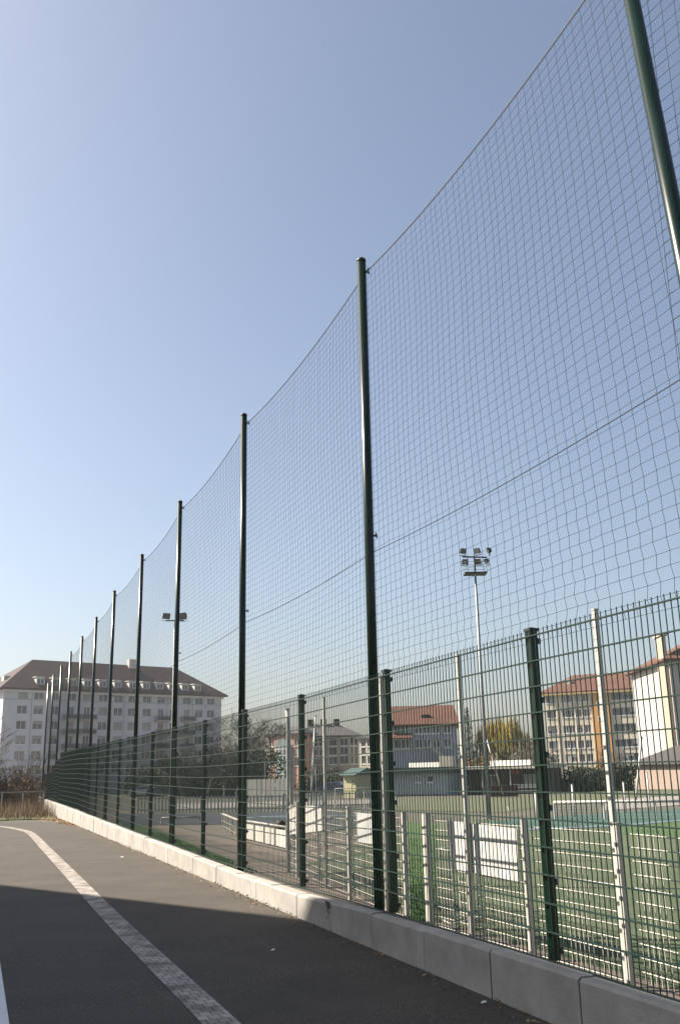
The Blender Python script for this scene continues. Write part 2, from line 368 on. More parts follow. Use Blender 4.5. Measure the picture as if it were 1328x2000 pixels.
def green_post(s):
    zt = fence_top(s) + (.0 if s < 45 else -.28 * (s - 43.4) / 2.4)
    o = link('post', post_me, fence, floc(s, FN + .052, zt - hp + .03))
    link('cap', cap_me, o)
    for z in (.06, .48, .95, 1.30, 1.67, 2.08): link('clamp', clamp_me, o, (0, 0, z))
for s in post_s: green_post(s * 1.0145)

# ------------------------------------------------------------------ tall net poles
pole_pts = [(8.72, 5.38), (13.76, 5.40), (18.90, 5.36), (23.80, 5.28), (29.0, 5.27), (33.65, 5.17), (38.35, 5.12), (43.1, 5.08), (47.9, 5.0), (52.9, 5.0), (56.7, 4.92)]
PN = FN + .105
KP = PN / FN
pole_pts = [(s * KP, z * KP) for s, z in pole_pts]
TOPHI = 5.40
def pole_mesh(h):
    b = MB(); b.tube([(0, 0, -.6), (0, 0, h * .5), (0, 0, h)], .0505, 20); return b.mesh('pole_shaft', GREEN)
ords = ['nearest upright tall green pole, beside a shorter fence post', 'second upright tall green pole counting away from the camera', 'third upright tall green pole counting away, two far floodlights beside it', 'fourth upright tall green pole counting away from the camera', 'fifth upright tall green pole counting away from the camera', 'sixth upright tall green pole counting away from the camera', 'seventh upright tall green pole counting away from the camera', 'eighth upright tall green pole, before the roof of the white building', 'ninth upright tall green pole, third from the far end of the row', 'tenth upright tall green pole, last but one of the row', 'farthest tall green pole, last of the row beyond the end of the wall']
def tall_pole(loc, h, label, tilt=None):
    t = empty('net_pole', loc, label, 'pole', 'tall poles holding up the netting', FROT)
    me = pole_mesh(h); me.polygons.foreach_set('use_smooth', [len(p.vertices) == 4 for p in me.polygons])
    link('shaft', me, t)
    b = MB(); b.tube([(0, 0, h - .01), (0, 0, h + .012), (0, 0, h + .03), (0, 0, h + .042)], [.053, .053, .036, .006], 20); b.build('cap', DARK, t, smooth=True)
    for z in (h - .13, h - 3.2):
        b = MB(); b.tube([(.045, 0, z), (.075, 0, z), (.09, 0, z + .02), (.09, 0, z - .02), (.075, 0, z - .004)], .007, 6); b.tube([(.05, -.02, z), (.05, -.075, z), (.05, -.08, z + .02)], .006, 6)
        b.build('hook', DARK, t)
    if tilt is not None: t.rotation_euler = tilt
    return t
for (s, zt), lb in zip(pole_pts, ords):
    zb = FZ + FK * W(s, PN, 0).y
    tall_pole(W(s, PN, zb), zt - zb, lb)
# leaning end pole, close to the camera
zb = -1.45; s_at = lambda z: (3.955 + (z / KP - 3.51) * .086) * KP
t = tall_pole(W(s_at(zb), PN, zb), 6.95, 'tall green pole leaning at the near end of the netting, its top out of view')
t.rotation_euler = (-math.atan(.086), 0, FROT)

# ------------------------------------------------------------------ ball-stop netting
NN = PN + .065
net = empty('ball_stop_net', W(8.72, NN, fence_top(8.7)), 'dark mesh ball stop netting stretched between the tall poles above the fence', 'net', rz=FROT)
NB = W(8.72, NN, fence_top(8.7))
def nloc(s, n, z): return Matrix.Rotation(-FROT, 3, 'Z') @ (W(s, n, z) - NB)
tops = [(-1.2, 5.25)] + [(s_at(5.40), 5.40)] + [(s, z - .13) for s, z in pole_pts]
def top_at(i, t):
    (s0, z0), (s1, z1) = tops[i], tops[i + 1]
    sag = .14 if i == 1 else .13
    return z0 + (z1 - z0) * t - sag * 4 * t * (1 - t)
def mid_at(i, t):
    zm = [2.3, 2.19, 2.17, 2.19, 2.16, 2.1, 2.05, 2.05, 2.0, 2, 2, 1.9, 1.9]
    return zm[i] + (zm[min(i + 1, 12)] - zm[i]) * t - .05 * 4 * t * (1 - t)
def net_bay(i):
    rg = np.random.default_rng(100 + i)
    (s0, z0), (s1, z1) = tops[i], tops[i + 1]
    nu = max(10, int(round(abs(s1 - s0) / .116))); nv = 53
    step = 1 if i < 4 else 2 if i < 7 else 4
    u = np.linspace(0, 1, nu + 1); v = np.linspace(0, 1, nv + 1)
    Sg = np.zeros((nu + 1, nv + 1)); Zg = Sg.copy(); Og = Sg.copy()
    lowr = rg.normal(0, .012, nu + 1)
    kx = rg.uniform(2, 4); ph = rg.uniform(0, 6)
    for a in range(nu + 1):
        zt = top_at(i, u[a]); s = s0 + (s1 - s0) * u[a]
        zl = fence_top(max(s, .5)) - .02
        if s > 46: zl -= .28 * (s - 43.4) / 2.4
        vv = v - .028 * np.sin(np.pi * v) * 0 
        Zg[a] = zl + (zt - zl) * vv
        if i == 1:                             # leaning pole: its side of the net follows the lean
            s = (s_at(0) + (Zg[a]) * .086) * (1 - u[a]) + s1 * u[a]
        Sg[a] = s
        Og[a] = .03 * np.sin(np.pi * u[a]) * np.sin(np.pi * v) * np.sin(kx * 2.3 * v + ph)
    # slack: gentle wander of each cord plus zigzag in the lowest rows, where the net bunches
    Sg += np.cumsum(rg.normal(0, .0015, Sg.shape), 1) * np.sin(np.pi * u)[:, None] ** .5
    zig = ((np.arange(nv + 1) % 2) * 2 - 1)[None, :] * (.002 + .015 * np.exp(-(v * nv) / 7.0))[None, :]
    Sg += zig * rg.uniform(.3, 1.3, (nu + 1, 1)) * np.minimum(1, np.sin(np.pi * u) * 4)[:, None]
    Zg += rg.normal(0, .002, Zg.shape) * np.sin(np.pi * v)[None, :]
    Zg += (.004 * np.sin(np.pi * u * (nu // 2)))[:, None] * np.sin(np.pi * v)[None, :]
    base = np.array(NB); d = np.array(D3); n = np.array(N3)
    # local coords: x = n offset, y = along the fence, z up
    P = np.stack([Og, Sg - 8.72, Zg - fence_top(8.7)], -1)
    rad = .00175
    vs, fs = [], []; cnt = 0
    def cord(pts, ax):
        nonlocal cnt
        k = len(pts)
        offs = np.array([[1, 0, 0], [-.5, 0, 0], [-.5, 0, 0]], float) * rad
        sd = .866 * rad
        if ax == 'v': offs[1, 1] = sd; offs[2, 1] = -sd
        else: offs[1, 2] = sd; offs[2, 2] = -sd
        vs.append((pts[:, None, :] + offs[None]).reshape(-1, 3))
        idx = np.arange(k - 1)[:, None] * 3
        for j in range(3):
            j2 = (j + 1) % 3
            fs.append(np.concatenate([idx + j, idx + j2, idx + 3 + j2, idx + 3 + j], 1) + cnt)
        cnt += k * 3
    vi = sorted(set(list(range(0, nv + 1, step)) + [nv])); ui = sorted(set(list(range(0, nu + 1, step)) + [nu]))
    for a in range(nu + 1): cord(P[a][vi], 'v')
    for c in range(nv + 1): cord(P[ui, c], 'h')
    if i < 4:                                  # knots
        K = P.reshape(-1, 3); kr = .0034
        oc = np.array([[1, 0, 0], [-1, 0, 0], [0, 1, 0], [0, -1, 0], [0, 0, 1], [0, 0, -1]], float) * kr
        vs.append((K[:, None] + oc[None]).reshape(-1, 3))
        tri = np.array([[0, 2, 4], [2, 1, 4], [1, 3, 4], [3, 0, 4], [2, 0, 5], [1, 2, 5], [3, 1, 5], [0, 3, 5]])
        kt = (np.arange(len(K))[:, None, None] * 6 + tri[None]).reshape(-1, 3) + cnt
    else: kt = np.zeros((0, 3), int)
    V = np.concatenate(vs); Q = np.concatenate(fs)
    me = bpy.data.meshes.new('netting')
    me.vertices.add(len(V)); me.vertices.foreach_set('co', V.astype(np.float32).ravel())
    nl = Q.size + kt.size
    me.loops.add(nl); me.loops.foreach_set('vertex_index', np.concatenate([Q.ravel(), kt.ravel()]).astype(np.int32))
    st = np.concatenate([np.arange(len(Q)) * 4, Q.size + np.arange(len(kt)) * 3]).astype(np.int32)
    me.polygons.add(len(st)); me.polygons.foreach_set('loop_start', st)
    me.materials.append(NET); me.update(); me.validate()
    link('netting', me, net)
for i in range(len(tops) - 1): net_bay(i)
b = MB(); bm_ = MB()
for i in range(len(tops) - 1):
    pts = []; pm_ = []
    for k in range(19):
        t = k / 18; s = tops[i][0] + (tops[i + 1][0] - tops[i][0]) * t
        pts.append(nloc(s, NN - .01, top_at(i, t)))
        sm = s if i not in (0, 1) else ((s_at(2.2) + (tops[2][0] - s_at(2.2)) * t) if i == 1 else tops[0][0] + (s_at(2.2) - tops[0][0]) * t)
        pm_.append(nloc(sm, NN - .012, mid_at(i, t)))
    b.tube(pts, .0052, 5); bm_.tube(pm_, .0042, 5)
b.build('top_cable', CABLE, net); bm_.build('middle_cable', CABLE, net)

# ------------------------------------------------------------------ white pitch fence behind
WN = 4.235
wf0 = W(6, WN, -1.46)
wfence = empty('pitch_fence', wf0, 'low white mesh pitch fence with posts behind the green fence', 'fence', rz=FROT)
def wn(s): return WN + max(0, s - 10.2) * .107
def wloc(s, n, z): return Matrix.Rotation(-FROT, 3, 'Z') @ (W(s, n, z) - wf0)
def wz(s): return FZ + FK * W(s, wn(s), 0).y
def wtop(s): return interp(s, [2, 5.98, 7.15, 8.2, 9.5, 11.6, 13, 15.6], [-.44, -.44, -.455, -.47, -.485, -.50, -.52, -.53])
def wpost(s, zt, w2=.021, dx=0.0, m=WHITE):
    b = MB(); z0 = wz(s) - .1
    a = wloc(s, wn(s) + dx, z0); c = wloc(s, wn(s) + dx, zt)
    b.box((a.x - w2, a.y - w2, a.z), (c.x + w2, c.y + w2, c.z))
    b.box((c.x - w2 - .004, c.y - w2 - .004, c.z), (c.x + w2 + .004, c.y + w2 + .004, c.z + .012))
    return b.build('post', m, wfence)
for s in (3.2, 4.6, 5.90, 7.15, 8.16, 9.06, 9.56, 11.57, 14.66): wpost(s, wtop(s) + .02)
wpost(9.00, wtop(9) + .02, .028)
for s, (x, y) in ((5.985, (1142, 1195)), (8.23, (889, 1280)), (10.15, (751, 1318)), (12.94, (632, 1362)), (15.58, (558, 1402))):
    wpost(s, onp(x, y, wn(s))[1], .017 if s > 6 else .018, .035)
def wpanel(a, c):
    b = MB(); r = .0024; L = c - a
    n = int(L / .055)
    for i in range(n + 1):
        s = a + L * i / n; p = wloc(s, wn(s) + .052, 0); z0 = wz(s) + .05 + 1.46; z1 = wtop(s) + 1.46
        b.box((p.x - r, p.y - r, z0), (p.x + r, p.y + r, z1))
    for j in range(12):
        A = wloc(a, wn(a) + .046, wtop(a) - .043 - .0875 * j); C = wloc(c, wn(c) + .046, wtop(c) - .043 - .0875 * j)
        if wtop(a) - .043 - .0875 * j > wz(a) + .03: b.tube([A, C], .0046, 4)
    b.build('panel', WHITEW, wfence)
for a, c in ((1.8, 3.17), (3.23, 4.57), (4.63, 5.86), (6.04, 7.12), (7.18, 8.12), (8.28, 8.96), (9.6, 10.12), (10.19, 11.54), (11.6, 12.9), (12.98, 14.63), (14.7, 15.55)): wpanel(a, c)
def slab(name, label, px4, n, th=.012, m=BOARD, cat='board'):  # board on the pitch-fence side, from its four corners
    P = []
    for (x, y), nn in zip(px4, n if isinstance(n, (list, tuple)) else [n] * 4):
        s, z = onp(x, y, nn); P.append(W(s, nn, z))
    nrm = (P[1] - P[0]).cross(P[3] - P[0]).normalized() * th
    b = MB(); b.prism(P, nrm); return tag(b.build(name, m), label, cat)
slab('board', 'large blank white board behind the low white fence, right of the nearest tall pole', [(874, 1603), (1008, 1619), (1012, 1722), (882, 1696)], WN + .03)
slab('board', 'blank white board hung on the white fence between two tall white posts', [(564, 1573), (629, 1574), (632, 1622), (566, 1630)], [4.81, 4.565, 4.565, 4.81])
slab('board', 'narrow blank white board on the white fence left of the nearest tall pole', [(696, 1587), (733, 1591), (735, 1650), (698, 1644)], [4.39, 4.30, 4.30, 4.39])
# small white frame standing on the grass behind the big board
fr = empty('goal_frame', W(8.0, 4.95, wz(8)), 'small white tube frame standing behind the big white board', 'frame', rz=FROT)
b = MB(); fr.rotation_euler = (0, 0, 0); q4 = [G(866, 1806), G(882, 1814), G(937, 1800), G(900, 1796)]; fr.location = q4[0]; q4 = [q - q4[0] for q in q4]
for q in q4: b.tube([q, q + Vector((0, 0, .72))], .011, 6)
for z in (.04, .71): b.tube([q + Vector((0, 0, z)) for q in q4 + q4[:1]], .010, 6)
b.build('frame', WHITE, fr)

# white panelled barrier (hand rail with white infill) farther along
bar = empty('pitch_barrier', G(560, 1660), 'low white barrier with top rail and white infill panels beside the path', 'barrier')
B0 = G(560, 1660); pA = G(560, 1660); pB = G(462, 1636); pC = G(440, 1622)
hA = .46
def bl(p, z): return p - B0 + Vector((0, 0, z))
ratio = lambda p, py, px: None
b = MB(); b.tube([bl(pA, hA), bl(pB, hA), bl(pC + (pC - pB) * .4, hA)], .03, 8); b.build('rail', WHITE, bar, smooth=True)
dirb = (pB - pA).normalized(); nb = Vector((-dirb.y, dirb.x, 0)).normalized()
L = (pB - pA).length
for i in range(6):
    p = pA.lerp(pB, i / 5); b = MB(); b.tube([bl(p, -.1), bl(p, hA)], .022, 6); b.build('post', WHITE, bar)
for i in range(5):
    p, q = pA.lerp(pB, i / 5 + .006), pA.lerp(pB, (i + 1) / 5 - .006)
    b = MB(); b.prism([bl(p, .03) - nb * .03, bl(q, .03) - nb * .03, bl(q, hA - .07) - nb * .03, bl(p, hA - .07) - nb * .03], nb * .012); b.build('infill_panel', BOARD, bar)
p, q = pB, pC + (pC - pB) * .4
b = MB()
for i in range(22):
    r_ = p.lerp(q, i / 21); b.tube([bl(r_, .02), bl(r_, hA)], .006, 4)
for z in (.1, .25): b.tube([bl(p, z), bl(q, z)], .008, 4)
b.build('mesh_panel', WHITEW, bar)

# ------------------------------------------------------------------ brown ball lodged behind the barrier rail
away = nb if nb.y > 0 else -nb
bc_ = pA.lerp(pB, .17) + away * .10 + Vector((0, 0, hA + .02))
b = MB(); n1, n2 = 12, 18; R_ = .112
for i in range(n1 + 1):
    th = math.pi * i / n1
    for j in range(n2):
        ph_ = 2 * math.pi * j / n2; b.v.append((R_ * math.sin(th) * math.cos(ph_), R_ * math.sin(th) * math.sin(ph_), R_ * math.cos(th)))
for i in range(n1):
    for j in range(n2): b.f.append((i * n2 + j, (i + 1) * n2 + j, (i + 1) * n2 + (j + 1) % n2, i * n2 + (j + 1) % n2)); b.mi.append(0)
tag(b.build('ball', mat('brown_leather', (0.035, 0.016, 0.009), .7, .3, 30), smooth=True, loc=bc_), 'dark brown ball lodged behind the rail of the low white barrier', 'ball')

# ------------------------------------------------------------------ unseen building added out of frame, shaped to cast the road shadow
PS = W(10.0, 3.60, wall_top(10.0) + .14)
Hb = 14.0
tq = (Hb - PS.z) / SUN.z
Qc = PS + SUN * tq
e1 = (W(15.9, .48, 0) - W(10.55, 3.27, 0)); e1.z = 0; e1.normalize()
Q1 = Qc + e1 * 8.5; Q2 = Qc - D3 * 9
sb = empty('shading_building', (Qc.x, Qc.y, 0), 'unseen plain building out of frame on the left, added to cast the shadow on the asphalt', 'building')
back = -N3 * 4.5
foot = [Qc, Q2, Q2 + back, Q1 + back, Q1]
b = MB(); b.prism([Vector((p.x - Qc.x, p.y - Qc.y, -.4)) for p in foot], (0, 0, Hb + .1)); b.build('wall', mat('grey_render', (0.42, 0.40, 0.37), 0.9, .1, 1), sb)
b = MB(); b.prism([Vector((p.x - Qc.x, p.y - Qc.y, Hb - .3)) for p in foot], (0, 0, .3)); b.build('roof', mat('flat_roof', (0.1, 0.1, 0.1), 0.9), sb)

# ------------------------------------------------------------------ buildings
def win_meshes(key, wd, h, frame_m, style='cas', rec=.16):
    """window with reveal, sill, casements (outward = -Y, centre at origin)"""
    b = MB(); x, z = wd / 2, h / 2
    b.quad((-x, 0, -z), (-x, rec, -z), (-x, rec, z), (-x, 0, z), 1); b.quad((x, 0, -z), (x, 0, z), (x, rec, z), (x, rec, -z), 1)
    b.quad((-x, 0, z), (-x, rec, z), (x, rec, z), (x, 0, z), 1); b.quad((-x, 0, -z), (x, 0, -z), (x, rec, -z), (-x, rec, -z), 1)
    t = .07
    for (a, c) in (((-x, -z), (-x + t, z)), ((x - t, -z), (x, z)), ((-t * .6, -z + t), (t * .6, z - t))): b.box((a[0], rec - .06, a[1]), (c[0], rec - .02, c[1]))
    for zz in (-z, z - t): b.box((-x + t, rec - .06, zz), (x - t, rec - .02, zz + t))
    b.box((-x - .08, -.09, -z - .09), (x + .08, .0, -z))
    wm = b.mesh('window', frame_m if isinstance(frame_m, list) else [frame_m, frame_m])
    out = []
    b = MB(); b.quad((-x, rec - .015, -z), (x, rec - .015, -z), (x, rec - .015, z), (-x, rec - .015, z)); gl = b.mesh('pane', GLASS)
    bl_ = []
    for fr_ in (.35, .6, 1.0):
        b = MB(); b.box((-x + .03, rec - .10, z - h * fr_), (x - .03, rec - .07, z - .02)); bl_.append(b.mesh('blind', mat('roller_blind', (0.34, 0.32, 0.29), 0.8, .1, 3)))
    return wm, gl, bl_
class Bld:
    """box building; facade plane from A to B (ground points), x along facade, +y into the building"""
    def __init__(s, name, label, cat, A, B, z0, group=None):
        A, B = Vector(A), Vector(B); d = (B - A); d.z = 0; s.L = d.length
        s.rz = math.atan2(d.y, d.x); s.o = empty(name, (A.x, A.y, z0), label, cat, group, s.rz); s.A = Vector((A.x, A.y, z0))
        s.inv = Matrix.Rotation(-s.rz, 3, 'Z')
    def u_of(s, px):                          # facade coordinate under a picture column
        r = ray(px, 1450); d = s.inv.transposed() @ Vector((1, 0, 0)); nrm = Vector((-d.y, d.x, 0))
        P0 = Vector((s.A.x, s.A.y, 0)); t = P0.dot(nrm) / Vector((r.x, r.y, 0)).dot(nrm)
        return (Vector((r.x * t, r.y * t, 0)) - P0).dot(d)
    def z_of(s, px, py, off=0.0):
        r = ray(px, py); d = s.inv.transposed() @ Vector((1, 0, 0)); nrm = Vector((-d.y, d.x, 0))
        P0 = Vector((s.A.x, s.A.y, 0)); t = (P0.dot(nrm) + off) / Vector((r.x, r.y, 0)).dot(nrm)
        return r.z * t + EYE - s.A.z
    def wall(s, H, depth, m, openings=(), L=None):
        L = L or s.L
        ub = sorted(set([0, L] + [round(o[0] - o[2] / 2, 3) for o in openings] + [round(o[0] + o[2] / 2, 3) for o in openings]))
        vb = sorted(set([0, H] + [round(o[1] - o[3] / 2, 3) for o in openings] + [round(o[1] + o[3] / 2, 3) for o in openings]))
        b = MB(); nx, nz = len(ub), len(vb)
        vs = [(u, 0, v) for v in vb for u in ub]; fs = []
        for j in range(nz - 1):
            for i in range(nx - 1):
                cu, cv = (ub[i] + ub[i + 1]) / 2, (vb[j] + vb[j + 1]) / 2
                if any(abs(cu - o[0]) < o[2] / 2 and abs(cv - o[1]) < o[3] / 2 for o in openings): continue
                fs.append((j * nx + i, j * nx + i + 1, (j + 1) * nx + i + 1, (j + 1) * nx + i))
        b.add(vs, fs)
        b.quad((0, depth, 0), (0, 0, 0), (0, 0, H), (0, depth, H)); b.quad((L, 0, 0), (L, depth, 0), (L, depth, H), (L, 0, H))
        b.quad((L, depth, 0), (0, depth, 0), (0, depth, H), (L, depth, H))
        return b.build('wall', m, s.o)
    def windows(s, ops, frame_m, key, blinds=.4, rec=.16):
        cache = {}
        for (u, v, wd, h) in ops:
            k = (wd, h)
            if k not in cache: cache[k] = win_meshes(key, wd, h, frame_m, rec=rec)
            wm, gl, bl_ = cache[k]
            o = link('window', wm, s.o, (u, 0, v)); link('pane', gl, o)
            if rnd.random() < blinds: link('blind', rnd.choice(bl_), o)
    def hip(s, H, depth, rh, over, m, i0, i1, name='roof', L=None):
        L = L or s.L; b = MB(); x0, x1, y0, y1 = -over, L + over, -over, depth + over; ym = depth / 2
        e = [(x0, y0, H), (x1, y0, H), (x1, y1, H), (x0, y1, H), (i0, ym, H + rh), (L - i1, ym, H + rh)]
        u = [(x, y, H - .25) for x, y, _ in e[:4]]
        b.add(e + u, [(0, 1, 5, 4), (1, 2, 5), (2, 3, 4, 5), (3, 0, 4), (6, 7, 1, 0), (7, 8, 2, 1), (8, 9, 3, 2), (9, 6, 0, 3), (9, 8, 7, 6)])
        return b.build(name, m, s.o)

# --- white apartment block, far left
d1 = 185.0
A = at(9, 1343, d1); zE = A.z
lo_, hi_ = 185.0, 300.0
for _ in range(40):
    md = (lo_ + hi_) / 2
    if at(433, 1359, md).z > zE: hi_ = md
    else: lo_ = md
Bp = at(433, 1359, md)
z0 = FZ + FK * 195 + EYE - .5
WB = Bld('apartment_building', 'long white five storey apartment block with brown hipped roof and dormers', 'building', A, Bp, z0)
H = zE - z0
OFFW = mat('white_render', (0.58, 0.57, 0.58), 0.9, .06, .3)
FRM = [mat('window_frame_white', (0.72, 0.72, 0.70), 0.6, .05, 2), mat('reveal_grey', (0.42, 0.42, 0.42), 0.9, .05, 1)]
BROOF = mat('brown_tiles', (0.025, 0.011, 0.010), 0.85, .3, .6, detail=8)
cols = [40, 72, 105, 136, 168, 199, 229, 257, 285.5, 313.5, 339, 364, 388, 411]
us = [WB.u_of(x) for x in cols]
rows = [WB.z_of(40, y) for y in (1356.5, 1386, 1415.8, 1445.2, 1475.3, 1504)]
ops = []
for ci, u in enumerate(us):
    for ri, z in enumerate(rows):
        if ci in (9, 11, 3, 4) and ri in (1, 2, 3): ops.append((round(u, 3), round(z - .3, 3), 1.3, 2.3))
        else: ops.append((round(u, 3), round(z, 3), 1.95, 1.65))
WB.wall(H, 13, OFFW, ops); WB.windows(ops, FRM, 'w', .45, rec=.25)
ridgeL, ridgeR = WB.u_of(68), WB.u_of(372)
WB.hip(H, 13, WB.z_of(200, 1296, 6.5) - H, 1.1, BROOF, ridgeL - WB.u_of(9) + 2.0, WB.L - ridgeR + .5)
rh = WB.z_of(200, 1296, 6.5) - H
b = MB(); b.box((-.35, -.45, H - .75), (WB.L + .35, -.003, H - .27)); b.build('cornice', FRM[0], WB.o)
for zz in (WB.z_of(40, 1365.5), WB.z_of(40, 1484.5)):
    b = MB(); b.box((-.1, -.14, zz - .1), (WB.L + .1, -.003, zz + .1)); b.build('string_course', FRM[1], WB.o)
DORW = mat('dormer_white', (0.62, 0.61, 0.58), 0.8, .05, 1)
db = MB(); db.prism([(-.85, 0, 0), (.85, 0, 0), (.85, 0, 1.05), (.45, 0, 1.42), (-.45, 0, 1.42), (-.85, 0, 1.05)], (0, 2.6, 0))
db.box((-1.0, -.15, 1.42), (1.0, 2.8, 1.55)); db.box((-1.0, -.2, -.12), (1.0, 0, -.003))
dorm = db.mesh('dormer', [DORW]); 
db = MB(); db.box((-.62, -.03, .18), (-.07, -.004, 1.1)); db.box((.07, -.03, .18), (.62, -.004, 1.1)); dpane = db.mesh('pane', GLASS)
for x in (73, 106, 138, 167, 197, 227, 256, 283, 310, 335, 360, 385):
    o = link('dormer', dorm, WB.o, (WB.u_of(x), .05, H + .85)); link('pane', dpane, o)
for u, yy in ((WB.u_of(279), 5.5),): 
    b = MB(); b.box((u - .8, yy, H + rh - 1), (u + .8, yy + 1.2, H + rh + 1.2)); b.build('chimney', mat('chimney_render', (0.5, 0.46, 0.42), 0.9), WB.o)
b = MB(); b.box((1.2, 3.5, H), (2.6, 4.8, H + 2.6)); b.build('chimney', mat('chimney_render', (0.5, 0.46, 0.42), 0.9), WB.o)
bb = MB(); bb.box((-1.7, -1.3, 0), (1.7, -.003, .16), 0)
for i in range(18): bb.box((-1.66 + i * .195, -1.27, .16), (-1.62 + i * .195, -1.23, 1.05), 1)
bb.box((-1.7, -1.3, 1.05), (1.7, -1.22, 1.12), 1)
for sx in (-1.68, 1.66):
    for i in range(7): bb.box((sx, -1.2 + i * .18, .16), (sx + .03, -1.17 + i * .18, 1.05), 1)
bb.box((-1.5, -1.2, .2), (1.5, -1.17, .95), 1)
balc = bb.mesh('balcony', [FRM[1], mat('iron_railing', (0.05, 0.05, 0.055), 0.6)])
for ci in (3, 4, 9, 11):
    for ri in (1, 2, 3): link('balcony', balc, WB.o, (us[ci], 0, rows[ri] - 1.75))
for px in (58, 152, 240, 325, 375):
    u = WB.u_of(px); b = MB(); b.tube([(u, -.08, .3), (u, -.08, H - .8)], .07, 6); b.build('drainpipe', mat('zinc', (0.35, 0.36, 0.37), .5, metal=.3), WB.o)

def simple_building(name, label, cat, xa, ya, xb, yb, da, db_, z0, wall_m, roof_m, cols, rows, wsz, depth, roof=('hip', 2.5, 3, 3, .6), frames=None, blinds=.2, cornice=None):
    A = at(xa, ya, da); Bq = at(xb, yb, db_)
    B_ = Bld(name, label, cat, A, Bq, z0)
    H = max(A.z, Bq.z) * .5 + min(A.z, Bq.z) * .5 - z0
    us = [B_.u_of(x) for x in cols]
    xm = (xa + xb) / 2
    zs = [B_.z_of(xm, y) for y in rows]
    ops = [(round(u, 3), round(z, 3), wsz[0], wsz[1]) for u in us for z in zs]
    B_.wall(H, depth, wall_m, ops); B_.windows(ops, frames or FRM, name, blinds)
    if roof: B_.hip(H, depth, roof[1], roof[4], roof_m, roof[2], roof[3])
    B_.H = H; B_.us = us; B_.zs = zs
    return B_
RROOF = mat('red_tiles', (0.085, 0.031, 0.016), 0.85, .25, .8, detail=8)
DROOF = mat('slate_roof', (0.075, 0.07, 0.07), 0.8, .2, .8)
PEACH = mat('peach_render', (0.46, 0.275, 0.205), 0.9, .1, .5)
CREAM = mat('cream_render', (0.60, 0.535, 0.42), 0.9, .1, .4)
ORANGE = mat('orange_render', (0.55, 0.29, 0.10), 0.9, .08, .5)
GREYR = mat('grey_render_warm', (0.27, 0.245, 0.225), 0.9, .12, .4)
zf = lambda d: FZ + FK * d + EYE - .3
# peach house
PB = simple_building('peach_house', 'peach rendered house with tall glazed stair bay and dark roof', 'building', 523, 1434, 588, 1431, 174, 169, zf(172), PEACH, DROOF, [530.5, 579], [1450, 1470, 1489], (1.0, 1.35), 3.5, ('hip', 1.2, 1.5, 1.5, .35), blinds=.1)
ua, ub_ = PB.u_of(543), PB.u_of(566); zc = PB.z_of(555, 1446)
b = MB(); prof = [(ua, -.5, .0), (ub_, -.5, 0), (ub_, -.5, zc - .8)] + [((ua + ub_) / 2 + (ub_ - ua) / 2 * math.cos(t_), -.5, zc - .8 + 1.1 * math.sin(t_)) for t_ in (.5, 1.0, 1.57, 2.14, 2.64)] + [(ua, -.5, zc - .8)]
b.prism(prof, (0, .497, 0)); bay = b.build('stair_bay', mat('bay_glass', (0.22, 0.28, 0.28), 0.2, .3, .5), PB.o)
b = MB()
for i in range(7): b.box((ua, -.56, 1 + i * (zc - 1.5) / 7), (ub_, -.503, 1.12 + i * (zc - 1.5) / 7))
for i in range(4): x = ua + (ub_ - ua) * i / 3; b.box((x - .05, -.6, 0), (x + .05, -.503, zc - .9))
b.build('glazing_bar', FRM[0], PB.o)
# grey apartments behind, in shade
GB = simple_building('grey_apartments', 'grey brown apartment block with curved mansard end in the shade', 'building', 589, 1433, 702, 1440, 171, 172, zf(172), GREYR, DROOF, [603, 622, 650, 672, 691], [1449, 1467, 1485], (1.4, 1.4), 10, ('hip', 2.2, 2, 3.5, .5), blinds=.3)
for i in range(3): u = GB.u_of(610 + i * 26); b = MB(); b.box((u - .5, 4, GB.H + .8), (u + .5, 5, GB.H + 3)); b.build('chimney', DARK, GB.o)
# pale house seen between the poles
simple_building('pale_house', 'pale cream house with slate roof seen behind the clubhouse', 'building', 700, 1440, 762, 1437, 165, 160, zf(162), mat('pale_render', (0.40, 0.37, 0.30), .9, .08, .5), DROOF, [709, 721, 748], [1450, 1466, 1484], (.95, 1.3), 9, ('hip', 1.3, 2, 2, .4))
# house with red roof
RB = simple_building('red_roofed_house', 'grey blue house with orange tiled roof behind the clubhouse', 'building', 762, 1416, 891, 1413, 109, 108.4, zf(110), mat('bluish_render', (0.30, 0.31, 0.36), .9, .15, .6), RROOF, [776, 792, 818, 834, 852, 874], [1424, 1452], (.8, 1.0), 9, ('hip', 2.3, .1, .1, .35), blinds=.5)
b = MB(); u0, u1 = RB.u_of(757), RB.u_of(806); zz = RB.z_of(780, 1440)
b.prism([(u0, -1.3, zz - .1), (u0, -.003, zz + .42), (u0, -.003, zz + .3), (u0, -1.3, zz - .2)], (u1 - u0, 0, 0)); b.build('canopy_roof', RROOF, RB.o)
b = MB(); u = RB.u_of(833); b.box((u - .5, 1.2, RB.H + .2), (u + .5, 2.4, RB.H + 1.1)); b.build('dormer', DARK, RB.o)
b = MB(); u = RB.u_of(828); b.box((u - .22, 4.2, RB.H + 1.2), (u + .22, 4.7, RB.H + 2.0)); b.build('chimney', PEACH, RB.o)
b = MB(); P0, P1 = (RB.u_of(838), RB.z_of(838, 1452)), (RB.u_of(872), RB.z_of(872, 1480)); 
b.prism([(P0[0], -1.6, P0[1]), (P1[0], -1.6, P1[1]), (P1[0], -1.6, P1[1] - .55), (P0[0], -1.6, P0[1] - .45)], (0, 1.2, 0)); b.build('stair_parapet', WHITE, RB.o)
